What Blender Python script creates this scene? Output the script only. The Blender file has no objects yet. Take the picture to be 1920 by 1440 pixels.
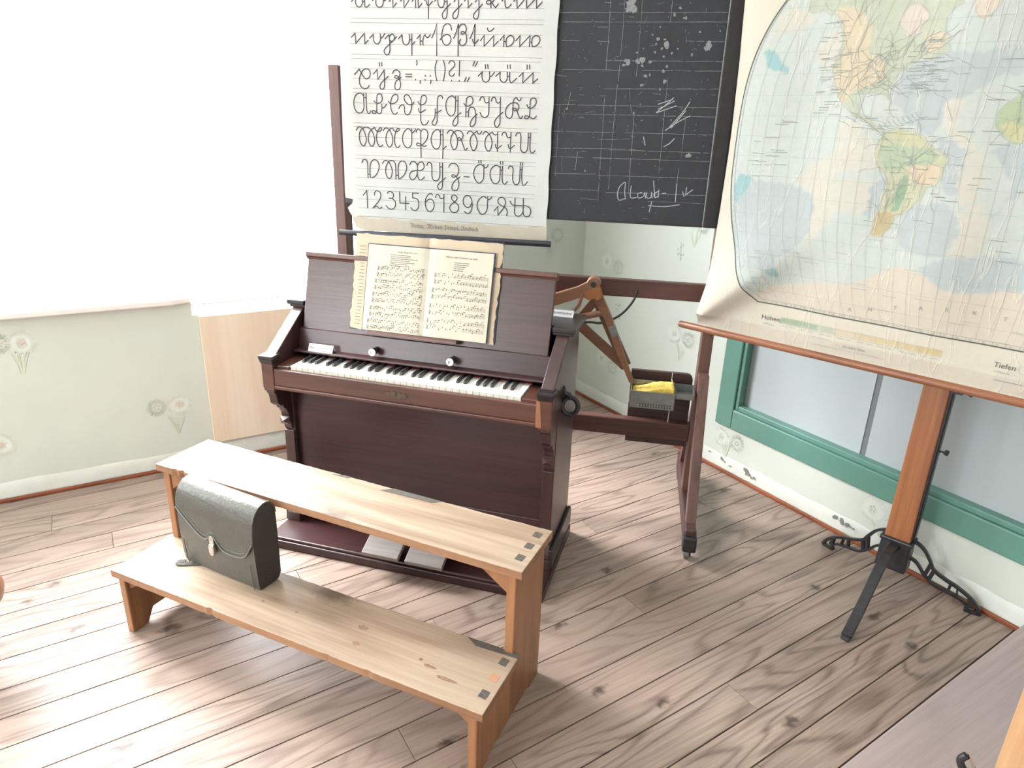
import bpy, bmesh, math, random
import numpy as np
from mathutils import Vector, Matrix
C = bpy.context.scene.collection
sc = bpy.context.scene
R = math.radians

# ------------------------------------------------------------------ camera
cam_data = bpy.data.cameras.new('camera')
cam = bpy.data.objects.new('camera', cam_data)
C.objects.link(cam)
cam_data.sensor_width = 36.0
cam_data.lens = 24.05
cam_data.clip_start = 0.05
PSI, PITCH, ROLL = 0.5564, 0.3506, 0.0350
fw = Vector((math.sin(PSI)*math.cos(PITCH), math.cos(PSI)*math.cos(PITCH), -math.sin(PITCH)))
rt0 = Vector((math.cos(PSI), -math.sin(PSI), 0))
up0 = rt0.cross(fw)
rt = math.cos(ROLL)*rt0 + math.sin(ROLL)*up0
up = -math.sin(ROLL)*rt0 + math.cos(ROLL)*up0
mw = Matrix((rt, up, -fw)).transposed().to_4x4()
mw.translation = Vector((-2.4649, -3.2132, 1.5097))
cam.matrix_world = mw
sc.camera = cam

# ------------------------------------------------------------------ daylight and exposure
world = bpy.data.worlds.new('sky'); sc.world = world
world.use_nodes = True
bg = world.node_tree.nodes['Background']
bg.inputs[0].default_value = (0.94, 0.97, 1.0, 1)
bg.inputs[1].default_value = 10.5
sc.view_settings.view_transform = 'Standard'
sc.view_settings.look = 'None'
sc.view_settings.exposure = 0.93
sc.view_settings.gamma = 1.0
sc.view_settings.use_curve_mapping = False

sun_d = bpy.data.lights.new('hazy_sun', 'SUN'); sun_d.energy = 10.0; sun_d.angle = R(32); sun_d.color = (1, .98, .95)
sun = bpy.data.objects.new('hazy_sun', sun_d); C.objects.link(sun)
sun.rotation_euler = Vector((.62, -.74, -1.0)).to_track_quat('-Z', 'Y').to_euler()

def portal(x0, x1, z0, z1, y=0.345):
    d = bpy.data.lights.new('window_portal', 'AREA')
    d.shape = 'RECTANGLE'; d.size = x1-x0; d.size_y = z1-z0
    d.cycles.is_portal = True
    o = bpy.data.objects.new('window_portal', d); C.objects.link(o)
    o.location = ((x0+x1)/2, y, (z0+z1)/2); o.rotation_euler = (-math.pi/2, 0, 0)

# window openings in the left wall: x0, x1, z0, z1
OPENINGS = [(-3.42, -2.13, .80, 2.45), (-2.13, -1.22, .715, 2.45), (-5.55, -3.95, .80, 2.45)]
BACK_OPENING = (-3.6, -1.5, .85, 2.45)     # added for fill light, unseen, in the wall behind and left of the viewer: y0, y1, z0, z1
portal(-3.42, -1.22, .715, 2.45)
portal(-5.55, -3.95, .80, 2.45)
pb_ = bpy.data.lights.new('window_portal', 'AREA'); pb_.shape = 'RECTANGLE'; pb_.size = 2.1; pb_.size_y = 1.6; pb_.cycles.is_portal = True
po_ = bpy.data.objects.new('window_portal', pb_); C.objects.link(po_); po_.location = (-6.805, -2.55, 1.65); po_.rotation_euler = (math.pi/2, 0, -math.pi/2)

# ------------------------------------------------------------------ materials
def lin(c):
    return tuple(((v/255)/12.92 if v/255 <= .04045 else ((v/255+.055)/1.055)**2.4) for v in c) + (1,)

def newmat(name):
    m = bpy.data.materials.new(name); m.use_nodes = True
    nt = m.node_tree
    return m, nt, nt.nodes['Principled BSDF']

def N(nt, t, **kw):
    n = nt.nodes.new(t)
    for k, v in kw.items():
        if k.startswith('i_'):
            key = k[2:]
            n.inputs[int(key) if key.isdigit() else key.replace('_', ' ')].default_value = v
        else:
            setattr(n, k, v)
    return n

def plain(name, col, rough=.6, metal=0, noise=.0, nscale=20, bump=0, bscale=60, coat=0):
    m, nt, b = newmat(name)
    b.inputs['Roughness'].default_value = rough
    b.inputs['Metallic'].default_value = metal
    b.inputs['Coat Weight'].default_value = coat
    c = lin(col)
    b.inputs['Base Color'].default_value = c
    tc = N(nt, 'ShaderNodeTexCoord')
    if noise:
        nz = N(nt, 'ShaderNodeTexNoise', i_Scale=nscale, i_Detail=5.0, i_Roughness=.65)
        nt.links.new(tc.outputs['Object'], nz.inputs['Vector'])
        rp = N(nt, 'ShaderNodeValToRGB')
        rp.color_ramp.elements[0].position = .3; rp.color_ramp.elements[1].position = .7
        rp.color_ramp.elements[0].color = tuple(v*(1-noise) for v in c[:3]) + (1,)
        rp.color_ramp.elements[1].color = tuple(min(1, v*(1+noise*.6)) for v in c[:3]) + (1,)
        nt.links.new(nz.outputs['Fac'], rp.inputs['Fac'])
        nt.links.new(rp.outputs['Color'], b.inputs['Base Color'])
    if bump:
        n2 = N(nt, 'ShaderNodeTexNoise', i_Scale=bscale, i_Detail=4.0)
        nt.links.new(tc.outputs['Object'], n2.inputs['Vector'])
        bp = N(nt, 'ShaderNodeBump', i_Strength=bump, i_Distance=.01)
        nt.links.new(n2.outputs['Fac'], bp.inputs['Height'])
        nt.links.new(bp.outputs['Normal'], b.inputs['Normal'])
    return m

def wood(name, light, dark, axis='X', rough=.45, rings=9, streak=.5, scale=1.0, coat=0, knots=0, attr=None, warp=1.0, alt=None, thin=2.2, fine=70.0):
    """procedural timber: cathedral rings from stretched noise plus fine streaks"""
    m, nt, b = newmat(name)
    L = nt.links.new
    tc = N(nt, 'ShaderNodeTexCoord')
    vec = tc.outputs['Object']
    st = {'X': (.16, 1, 1), 'Y': (1, .16, 1), 'Z': (1, 1, .16)}[axis]
    fs = {'X': (.035, 1, 1), 'Y': (1, .035, 1), 'Z': (1, 1, .035)}[axis]
    if attr:
        at = N(nt, 'ShaderNodeAttribute', attribute_name=attr)
        off = N(nt, 'ShaderNodeVectorMath', operation='SCALE'); off.inputs['Scale'].default_value = 37.0
        L(at.outputs['Color'], off.inputs[0])
        ad = N(nt, 'ShaderNodeVectorMath', operation='ADD')
        L(vec, ad.inputs[0]); L(off.outputs[0], ad.inputs[1]); vec = ad.outputs[0]
    mp = N(nt, 'ShaderNodeMapping'); mp.inputs['Scale'].default_value = tuple(s*scale for s in st); L(vec, mp.inputs['Vector'])
    nz = N(nt, 'ShaderNodeTexNoise', i_Scale=5.5, i_Detail=2.0, i_Roughness=.45, i_Distortion=.35*warp); L(mp.outputs[0], nz.inputs['Vector'])
    mu = N(nt, 'ShaderNodeMath', operation='MULTIPLY'); mu.inputs[1].default_value = rings*6.28; L(nz.outputs['Fac'], mu.inputs[0])
    sn = N(nt, 'ShaderNodeMath', operation='SINE'); L(mu.outputs[0], sn.inputs[0])
    rg = N(nt, 'ShaderNodeMapRange'); rg.inputs['From Min'].default_value = -1; rg.inputs['From Max'].default_value = 1; L(sn.outputs[0], rg.inputs['Value'])
    pw = N(nt, 'ShaderNodeMath', operation='POWER'); pw.inputs[1].default_value = thin; L(rg.outputs[0], pw.inputs[0])
    mf = N(nt, 'ShaderNodeMapping'); mf.inputs['Scale'].default_value = tuple(s*scale for s in fs); L(vec, mf.inputs['Vector'])
    nf = N(nt, 'ShaderNodeTexNoise', i_Scale=fine, i_Detail=5.0, i_Roughness=.7); L(mf.outputs[0], nf.inputs['Vector'])
    nl = N(nt, 'ShaderNodeTexNoise', i_Scale=2.2, i_Detail=3.0); L(mp.outputs[0], nl.inputs['Vector'])
    mx = N(nt, 'ShaderNodeMath', operation='MULTIPLY'); mx.inputs[1].default_value = 1-streak; L(pw.outputs[0], mx.inputs[0])
    s2 = N(nt, 'ShaderNodeMapRange'); s2.inputs['From Min'].default_value = .3; s2.inputs['From Max'].default_value = .72; s2.inputs['To Max'].default_value = streak
    L(nf.outputs['Fac'], s2.inputs['Value'])
    sm = N(nt, 'ShaderNodeMath', operation='ADD'); L(mx.outputs[0], sm.inputs[0]); L(s2.outputs[0], sm.inputs[1])
    rp = N(nt, 'ShaderNodeValToRGB')
    rp.color_ramp.elements[0].position = .05; rp.color_ramp.elements[1].position = .95
    rp.color_ramp.elements[0].color = lin(light); rp.color_ramp.elements[1].color = lin(dark)
    L(sm.outputs[0], rp.inputs['Fac'])
    col = rp.outputs['Color']
    if alt:
        mr = N(nt, 'ShaderNodeMapRange'); mr.inputs['From Min'].default_value = .42; mr.inputs['From Max'].default_value = .62; mr.inputs['To Max'].default_value = .55
        L(nl.outputs['Fac'], mr.inputs['Value'])
        mc = N(nt, 'ShaderNodeMix', data_type='RGBA', blend_type='MIX'); L(mr.outputs[0], mc.inputs[0]); L(col, mc.inputs[6]); mc.inputs[7].default_value = lin(alt)
        col = mc.outputs[2]
    if attr:
        hv = N(nt, 'ShaderNodeHueSaturation')
        vr = N(nt, 'ShaderNodeMapRange'); vr.inputs['To Min'].default_value = .80; vr.inputs['To Max'].default_value = 1.18
        L(at.outputs['Fac'], vr.inputs['Value']); L(vr.outputs[0], hv.inputs['Value']); L(col, hv.inputs['Color'])
        col = hv.outputs['Color']
    if knots:
        vo = N(nt, 'ShaderNodeTexVoronoi', voronoi_dimensions='2D' if axis == 'X' else '3D', i_Scale=knots, i_Randomness=1.0)
        mk = N(nt, 'ShaderNodeMapping'); mk.inputs['Scale'].default_value = {'X': (.55, 1, 1), 'Y': (1, .55, 1), 'Z': (1, 1, .55)}[axis]; L(vec, mk.inputs['Vector'])
        ds = N(nt, 'ShaderNodeTexNoise', i_Scale=40.0, i_Detail=3.0); L(vec, ds.inputs['Vector'])
        dm = N(nt, 'ShaderNodeMix', data_type='RGBA', blend_type='LINEAR_LIGHT'); dm.inputs[0].default_value = .02
        L(mk.outputs[0], dm.inputs[6]); L(ds.outputs['Color'], dm.inputs[7]); L(dm.outputs[2], vo.inputs['Vector'])
        kr = N(nt, 'ShaderNodeMapRange'); kr.inputs['From Min'].default_value = .02; kr.inputs['From Max'].default_value = .075; kr.inputs['To Min'].default_value = .85; kr.inputs['To Max'].default_value = 0
        L(vo.outputs['Distance'], kr.inputs['Value'])
        sep = N(nt, 'ShaderNodeSeparateColor'); L(vo.outputs['Color'], sep.inputs[0])
        gt = N(nt, 'ShaderNodeMath', operation='GREATER_THAN'); gt.inputs[1].default_value = .45; L(sep.outputs[0], gt.inputs[0])
        km = N(nt, 'ShaderNodeMath', operation='MULTIPLY'); L(kr.outputs[0], km.inputs[0]); L(gt.outputs[0], km.inputs[1])
        kc = N(nt, 'ShaderNodeMix', data_type='RGBA'); L(km.outputs[0], kc.inputs[0]); L(col, kc.inputs[6])
        kc.inputs[7].default_value = tuple(v*.45 for v in lin(dark)[:3]) + (1,)
        col = kc.outputs[2]
    L(col, b.inputs['Base Color'])
    b.inputs['Roughness'].default_value = rough
    b.inputs['Coat Weight'].default_value = coat; b.inputs['Coat Roughness'].default_value = .25
    bp = N(nt, 'ShaderNodeBump', i_Strength=.18, i_Distance=.002); L(sm.outputs[0], bp.inputs['Height']); L(bp.outputs['Normal'], b.inputs['Normal'])
    return m

MAT = {}
MAT['floor'] = wood('floor_boards', (174,154,142), (100,83,75), 'X', .38, rings=13, streak=.56, knots=3.6, attr='plank', alt=(154,134,124), thin=4.0, fine=120.0)
MAT['gap'] = plain('floor_gap', (45,36,30), .9)
MAT['platform'] = wood('platform_board', (184,168,164), (150,132,130), 'X', .5, rings=4, streak=.7, alt=(164,150,150))
MAT['mahog'] = wood('dark_mahogany', (66,38,38), (42,24,26), 'X', .36, rings=4, streak=.7, coat=.15)
MAT['mahogz'] = wood('dark_mahogany_upright', (68,42,40), (42,26,27), 'Z', .36, rings=4, streak=.7, coat=.15)
MAT['lid'] = wood('mahogany_lid', (78,58,56), (58,41,41), 'X', .34, rings=3, streak=.75, coat=.15)  # greyer than the case: glossy window sheen put into the colour
MAT['mahog_red'] = wood('worn_mahogany', (96,58,46), (62,36,31), 'X', .38, rings=4, streak=.6, coat=.1)
MAT['edge'] = wood('bare_edge_wood', (158,104,72), (118,74,52), 'Z', .5, rings=4, streak=.7)
MAT['black'] = plain('black_stain', (40,34,36), .35, noise=.2, coat=.1)
MAT['ivory'] = plain('ivory', (236,234,230), .25, noise=.03, nscale=40, coat=.2)
MAT['ivory_front'] = plain('ivory_front', (222,218,206), .35)
MAT['ebony'] = plain('ebony', (26,25,28), .3, coat=.2)
MAT['pedal'] = wood('worn_pedal', (140,132,130), (104,96,95), 'X', .5, rings=4, streak=.7)
MAT['weld'] = plain('leather_binding', (104,103,96), .4)
MAT['note'] = plain('music_print', (98,95,92), .9)
MAT['knot'] = plain('timber_knot', (142,114,90), .6, noise=.35, nscale=120)
MAT['felt'] = plain('red_felt', (150,42,40), .95, noise=.3, nscale=200)
MAT['enamel'] = plain('white_enamel', (240,240,236), .2)
MAT['ink'] = plain('black_ink', (72,70,76), .8)
MAT['ink_soft'] = plain('faded_ink', (112,106,98), .9)
MAT['rule'] = plain('ruled_line', (142,141,138), .9)
MAT['brass'] = plain('dark_brass', (96,86,72), .4, .8, noise=.3, nscale=80)
MAT['iron'] = plain('black_iron', (54,53,56), .40, .35, noise=.25, nscale=60)
MAT['chrome'] = plain('polished_nickel', (210,208,204), .16, 1.0)
MAT['zinc'] = plain('galvanised_sheet', (138,140,138), .42, .75, noise=.22, nscale=30)
MAT['stand'] = wood('stand_timber', (98,62,54), (64,40,37), 'X', .45, rings=4, streak=.65)
MAT['standz'] = wood('stand_timber_upright', (116,84,76), (78,54,50), 'Z', .45, rings=4, streak=.65)
MAT['standdark'] = wood('stand_timber_dark', (78,54,51), (52,36,35), 'X', .5, rings=4, streak=.65)
MAT['board'] = plain('slate_paint', (41,42,48), .62, noise=.22, nscale=7, bump=.1, bscale=90)
MAT['board_edge'] = plain('board_batten_paint', (34,31,33), .5, noise=.35, nscale=26)
MAT['chalk'] = plain('chalk', (136,136,140), .95, noise=.35, nscale=160)
MAT['chalk_bright'] = plain('chalk_bright', (168,172,176), .95, noise=.3, nscale=160)
MAT['poster'] = plain('aged_poster_paper', (198,199,196), .85, noise=.06, nscale=5, bump=.05, bscale=12)
MAT['poster_stain'] = plain('poster_border_stain', (192,182,166), .85, noise=.1, nscale=9)
MAT['rod_black'] = plain('black_rod_paint', (46,46,56), .45, noise=.2, nscale=30)
MAT['rod_orange'] = wood('map_rod_timber', (158,102,70), (108,64,45), 'X', .4, rings=4, streak=.7, coat=.1)
MAT['post_orange'] = wood('map_post_timber', (166,106,64), (122,72,44), 'Z', .38, rings=4, streak=.65, coat=.15)
MAT['pine'] = wood('worn_pine', (182,162,142), (136,112,92), 'X', .42, rings=5, streak=.55, knots=1.6, alt=(168,150,132))
MAT['pine_edge'] = wood('pine_edge', (168,126,94), (118,82,60), 'X', .5, rings=4, streak=.7)
MAT['pinez'] = wood('pine_side', (168,118,82), (114,74,50), 'Z', .4, rings=4, streak=.55, knots=2.2)
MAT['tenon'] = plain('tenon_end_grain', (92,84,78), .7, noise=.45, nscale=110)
MAT['tenon_red'] = plain('patch_wood', (186,140,110), .6)
MAT['leather'] = plain('black_leather', (80,79,73), .34, noise=.1, nscale=30, bump=.13, bscale=120, coat=.1)
MAT['leather_side'] = plain('leather_gusset', (58,56,53), .5, bump=.2, bscale=120)
MAT['page'] = plain('aged_page', (200,193,178), .85, noise=.05, nscale=8)
MAT['page_warm'] = plain('brown_page', (192,174,152), .85, noise=.1, nscale=8)
MAT['cover'] = plain('worn_book_cover', (66,72,84), .7, noise=.3, nscale=60)
MAT['card'] = plain('white_card', (232,234,238), .7)
MAT['wall'] = plain('wallpaper', (205,211,202), .9, noise=.035, nscale=3, bump=.06, bscale=14)
MAT['band'] = plain('limewash_band', (218,222,215), .9, noise=.05, nscale=14, bump=.12, bscale=30)
MAT['paper_white'] = plain('flower_white', (216,221,213), .9)
MAT['paper_green'] = plain('flower_grey_green', (178,186,172), .9)
MAT['paper_leaf'] = plain('flower_leaf', (202,211,192), .9)
MAT['paper_pink'] = plain('flower_pink', (212,192,182), .9)
MAT['chip'] = plain('plaster_chip', (130,130,122), .95)
MAT['white'] = plain('white_paint', (238,238,234), .5)
MAT['ceil'] = plain('ceiling_paint', (236,236,230), .9)
MAT['sill'] = plain('sill_paint', (232,226,222), .45, noise=.06, nscale=12)
MAT['skirt'] = wood('skirting_strip', (168,92,54), (92,44,32), 'X', .55, rings=4, streak=.7)
MAT['skirty'] = wood('skirting_strip_side', (168,92,54), (92,44,32), 'Y', .55, rings=4, streak=.7)
MAT['beige'] = wood('pale_board', (234,220,200), (222,202,178), 'Z', .55, rings=2, streak=.5)
MAT['green'] = plain('green_gloss_paint', (98,142,130), .35, noise=.06, nscale=6, bump=.05, bscale=40)
MAT['grey_pane'] = plain('grey_pane', (176,184,186), .32, noise=.03, nscale=2)
MAT['seam'] = plain('pane_seam', (112,118,120), .5)
MAT['sponge'] = plain('yellow_sponge', (236,204,104), .95, noise=.22, nscale=50, bump=.7, bscale=60)
MAT['orange_wood'] = wood('desk_timber', (190,152,112), (160,116,80), 'Z', .45, rings=4, streak=.6)
MAT['ply'] = wood('tool_beech', (140,98,74), (108,74,55), 'X', .42, rings=3, streak=.7)
MAT['ply_dark'] = wood('tool_beech_dark', (122,84,64), (94,62,48), 'X', .45, rings=3, streak=.7)
MAT['rubber'] = plain('rubber_cord', (48,48,50), .6)
MAT['string'] = plain('white_string', (220,218,208), .9)

def glass_mat():
    m = bpy.data.materials.new('window_glass'); m.use_nodes = True
    nt = m.node_tree; nt.nodes.clear()
    out = nt.nodes.new('ShaderNodeOutputMaterial')
    tr = nt.nodes.new('ShaderNodeBsdfTransparent'); gl = nt.nodes.new('ShaderNodeBsdfGlossy'); gl.inputs['Roughness'].default_value = .02
    mx = nt.nodes.new('ShaderNodeMixShader'); mx.inputs[0].default_value = .06
    nt.links.new(tr.outputs[0], mx.inputs[1]); nt.links.new(gl.outputs[0], mx.inputs[2]); nt.links.new(mx.outputs[0], out.inputs[0])
    return m
MAT['glass'] = glass_mat()

# ------------------------------------------------------------------ mesh helpers
LIFT = [0.0, 0]   # each printed stroke lies a hair above the one before, so crossings never share a plane
def lift():
    LIFT[1] = (LIFT[1]+1) % 24; LIFT[0] = LIFT[1]*4e-5
class MB:
    def __init__(s): s.v = []; s.f = []; s.m = []
    def add(s, vs, fs, mi=0):
        o = len(s.v); s.v += [tuple(v) for v in vs]
        for f in fs: s.f.append(tuple(o+i for i in f)); s.m.append(mi)
        return s
    def box(s, x0, x1, y0, y1, z0, z1, mi=0):
        return s.hexa([(x0,y0,z0),(x1,y0,z0),(x1,y1,z0),(x0,y1,z0),(x0,y0,z1),(x1,y0,z1),(x1,y1,z1),(x0,y1,z1)], mi)
    def hexa(s, p, mi=0):
        return s.add(p, [(3,2,1,0),(4,5,6,7),(0,1,5,4),(1,2,6,5),(2,3,7,6),(3,0,4,7)], mi)
    def prism(s, poly, t0, t1, fn, mi=0):
        n = len(poly)
        vs = [fn(a, b, t0) for a, b in poly] + [fn(a, b, t1) for a, b in poly]
        fs = [tuple(range(n))[::-1], tuple(range(n, 2*n))] + [(i, (i+1) % n, n+(i+1) % n, n+i) for i in range(n)]
        return s.add(vs, fs, mi)
    def tube(s, path, r, n=10, mi=0, caps=True):
        path = [Vector(p) for p in path]; k = len(path)
        rr = r if isinstance(r, (list, tuple)) else [r]*k
        t0 = (path[1]-path[0]).normalized()
        a = t0.cross(Vector((0,0,1)) if abs(t0.z) < .9 else Vector((1,0,0))).normalized()
        vs = []
        for i, p in enumerate(path):
            t = (path[min(i+1, k-1)]-path[max(i-1, 0)]).normalized()
            a = (a - t*a.dot(t)).normalized(); b = t.cross(a)
            for j in range(n):
                th = 2*math.pi*j/n; vs.append(p + (a*math.cos(th)+b*math.sin(th))*rr[i])
        fs = [(i*n+j, i*n+(j+1) % n, (i+1)*n+(j+1) % n, (i+1)*n+j) for i in range(k-1) for j in range(n)]
        if caps: fs += [tuple(range(n))[::-1], tuple((k-1)*n+j for j in range(n))]
        return s.add(vs, fs, mi)
    def bar(s, path, w, h, side, mi=0):
        """rectangular section swept along a path; side = unit vector of the width direction"""
        path = [Vector(p) for p in path]; k = len(path); side = Vector(side).normalized(); vs = []
        for i, p in enumerate(path):
            t = (path[min(i+1, k-1)]-path[max(i-1, 0)]).normalized(); nn = t.cross(side).normalized()
            ww = w[i] if isinstance(w, (list, tuple)) else w; hh = h[i] if isinstance(h, (list, tuple)) else h
            for a, b in ((-1,-1),(1,-1),(1,1),(-1,1)): vs.append(p + side*(a*ww/2) + nn*(b*hh/2))
        fs = [(i*4+j, i*4+(j+1) % 4, (i+1)*4+(j+1) % 4, (i+1)*4+j) for i in range(k-1) for j in range(4)] + [(3,2,1,0), tuple((k-1)*4+j for j in range(4))]
        return s.add(vs, fs, mi)
    def lathe(s, prof, n=24, mi=0, fn=None):
        fn = fn or (lambda x, y, z: (x, y, z)); vs = []
        for r, z in prof:
            for j in range(n):
                a = 2*math.pi*j/n; vs.append(fn(r*math.cos(a), r*math.sin(a), z))
        k = len(prof)
        fs = [(i*n+j, i*n+(j+1) % n, (i+1)*n+(j+1) % n, (i+1)*n+j) for i in range(k-1) for j in range(n)]
        fs += [tuple(range(n))[::-1], tuple((k-1)*n+j for j in range(n))]
        return s.add(vs, fs, mi)
    def ribbon(s, pts, w, fn, mi=0, closed=False):
        """flat printed stroke of width w along 2D points, mapped to 3D by fn(a, b)"""
        lift(); P = [Vector((p[0], p[1])) for p in pts]
        Q = [P[0]]
        for p in P[1:]:
            if (p-Q[-1]).length > 1e-5: Q.append(p)
        if len(Q) < 2: return s
        k = len(Q); vs = []
        for i, p in enumerate(Q):
            d0 = (Q[i]-Q[i-1]).normalized() if i > 0 else None
            d1 = (Q[i+1]-Q[i]).normalized() if i < k-1 else None
            d0 = d0 or d1; d1 = d1 or d0
            n0 = Vector((-d0.y, d0.x)); n1 = Vector((-d1.y, d1.x)); m = (n0+n1)
            if m.length < .3: m = n1
            m.normalize(); sc_ = 1/max(.45, m.dot(n1))
            e = Vector((0, 0))
            if i == 0: e = -d1*w*.35
            if i == k-1: e = d0*w*.35
            for sg in (-1, 1):
                q = p + e + m*(sg*w*.5*sc_); vs.append(fn(q.x, q.y))
        return s.add(vs, [(2*i, 2*i+1, 2*i+3, 2*i+2) for i in range(k-1)], mi)
    def poly(s, pts, fn, mi=0):
        lift()
        return s.add([fn(a, b) for a, b in pts], [tuple(range(len(pts)))], mi)
    def disc(s, a, b, r, fn, mi=0, n=14, jit=0, rnd=None):
        pts = []
        for i in range(n):
            t = 2*math.pi*i/n; q = r*(1+(rnd.uniform(-jit, jit) if rnd else 0)); pts.append((a+q*math.cos(t), b+q*math.sin(t)))
        return s.poly(pts, fn, mi)

def obj(name, mb, mats, parent=None, bevel=0, seg=2, smooth=False, fix=True, label=None):
    me = bpy.data.meshes.new(name)
    me.from_pydata([tuple(v) for v in mb.v], [], mb.f); me.update()
    if not isinstance(mats, (list, tuple)): mats = [mats]
    for m in mats: me.materials.append(MAT[m] if isinstance(m, str) else m)
    if len(mats) > 1: me.polygons.foreach_set('material_index', mb.m)
    if fix:
        bm = bmesh.new(); bm.from_mesh(me); bmesh.ops.recalc_face_normals(bm, faces=bm.faces); bm.to_mesh(me); bm.free()
    if smooth:
        me.polygons.foreach_set('use_smooth', [True]*len(me.polygons))
        me.set_sharp_from_angle(angle=R(35))
    o = bpy.data.objects.new(name, me); C.objects.link(o)
    if parent: o.parent = parent
    if bevel:
        b = o.modifiers.new('bevel', 'BEVEL'); b.width = bevel; b.segments = seg; b.limit_method = 'ANGLE'; b.angle_limit = R(40)
        b.harden_normals = False
    if label: o['label'] = label
    return o

def thing(name, label, cat, loc=(0,0,0), rz=0, group=None):
    o = bpy.data.objects.new(name, None); C.objects.link(o); o.empty_display_size = .05
    o.location = loc; o.rotation_euler = (0, 0, rz)
    o['label'] = label; o['category'] = cat
    if group: o['group'] = group
    return o
def tag(o, label, cat, group=None):
    o['label'] = label; o['category'] = cat
    if group: o['group'] = group
    return o
def struct(o): o['kind'] = 'structure'; return o

def smooth2(pts, sub=6):
    n = len(pts); out = []
    if n < 3: return pts
    for i in range(n-1):
        p0 = pts[i-1] if i else pts[0]; p1 = pts[i]; p2 = pts[i+1]; p3 = pts[i+2] if i+2 < n else pts[-1]
        for k in range(sub):
            t = k/sub
            out.append(tuple(.5*((2*p1[d]) + (-p0[d]+p2[d])*t + (2*p0[d]-5*p1[d]+4*p2[d]-p3[d])*t*t + (-p0[d]+3*p1[d]-3*p2[d]+p3[d])*t**3) for d in range(len(p1))))
    out.append(pts[-1]); return out

_tc = {}
def text2d(s, size):
    """outline of a line of type as 2D verts and faces, origin at its left baseline"""
    key = (s, size)
    if key in _tc: return _tc[key]
    cu = bpy.data.curves.new('type', 'FONT'); cu.body = s; cu.size = size; cu.resolution_u = 2
    o = bpy.data.objects.new('type', cu); C.objects.link(o)
    dg = bpy.context.evaluated_depsgraph_get()
    me = o.evaluated_get(dg).to_mesh()
    v = [(p.co.x, p.co.y) for p in me.vertices]; f = [tuple(p.vertices) for p in me.polygons]
    o.evaluated_get(dg).to_mesh_clear()
    bpy.data.objects.remove(o); bpy.data.curves.remove(cu)
    _tc[key] = (v, f); return v, f
def put_text(mb, s, size, x, y, fn, mi, width=None, rot=0):
    v, f = text2d(s, size); lift()
    if not v: return
    xs = [p[0] for p in v]; w = max(xs)-min(xs); k = width/w if width else 1; x0 = min(xs)
    c, sn = math.cos(rot), math.sin(rot)
    mb.add([fn(x+(a-x0)*k*c-b*sn, y+(a-x0)*k*sn+b*c) for a, b in v], f, mi)
def ints(s, q=1e-4): return [tuple(float(t)*q for t in p.split(',')) for p in s.split()]

# ------------------------------------------------------------------ the setting
X0, Y0, H = -6.6, -6.2, 2.95
rnd = random.Random(4)

def floor():
    """boards run along the window wall, turned two degrees; each board is its own face strip"""
    mb = MB(); vals = []
    js = [0.3, .02, -.108, -.236, -.36, -.481, -.60, -.728, -.848, -.965, -1.103, -1.224, -1.338, -1.454, -1.571, -1.688, -1.802, -1.92, -2.039, -2.158, -2.275, -2.389, -2.51]
    while js[-1] > Y0-.6: js.append(js[-1]-.118)
    k = .0375; g = .0021
    def P(x, yi, z): return (x, yi + k*x, z)
    for a, b in zip(js[:-1], js[1:]):
        xs = [X0-.1]
        x = X0-.1 + rnd.uniform(.4, 3.2)
        while x < -.3: xs.append(x); x += rnd.uniform(1.8, 3.6)
        xs.append(.1)
        for x0, x1 in zip(xs[:-1], xs[1:]):
            n0 = len(mb.f); e = .0009
            ya, yb = a-g, b+g
            mb.add([P(x0+e,ya,0), P(x1-e,ya,0), P(x1-e,yb,0), P(x0+e,yb,0), P(x0+e,ya,-.02), P(x1-e,ya,-.02), P(x1-e,yb,-.02), P(x0+e,yb,-.02)],
                   [(0,1,2,3), (0,4,5,1), (1,5,6,2), (2,6,7,3), (3,7,4,0)], 0)
            r = rnd.random(); vals += [(r, rnd.random(), rnd.random(), 1)]*(len(mb.f)-n0)
    n0 = len(mb.f)
    mb.box(X0-.1, .1, Y0-.1, .1, -.06, -.012, 1); vals += [(0,0,0,1)]*(len(mb.f)-n0)
    o = obj('floor', mb, ['floor', 'gap'])
    at = o.data.attributes.new('plank', 'FLOAT_COLOR', 'FACE')
    at.data.foreach_set('color', [c for v in vals for c in v])
    return struct(o)
floor()

def wall_grid(name, a0, a1, holes, place, thick, mats, decor=None):
    """wall as boxes around its openings; place(a, z, d) maps to the room, d measured outwards"""
    A = sorted({a0, a1} | {h for q in holes for h in q[:2]}); Z = sorted({0, H} | {h for q in holes for h in q[2:]})
    mb = MB()
    for i in range(len(A)-1):
        for j in range(len(Z)-1):
            ca, cz = (A[i]+A[i+1])/2, (Z[j]+Z[j+1])/2
            if any(q[0] < ca < q[1] and q[2] < cz < q[3] for q in holes): continue
            mb.hexa([place(A[i],Z[j],0), place(A[i+1],Z[j],0), place(A[i+1],Z[j],thick), place(A[i],Z[j],thick),
                     place(A[i],Z[j+1],0), place(A[i+1],Z[j+1],0), place(A[i+1],Z[j+1],thick), place(A[i],Z[j+1],thick)], 0)
    if decor: decor(mb)
    return struct(obj(name, mb, mats, fix=False))

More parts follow.
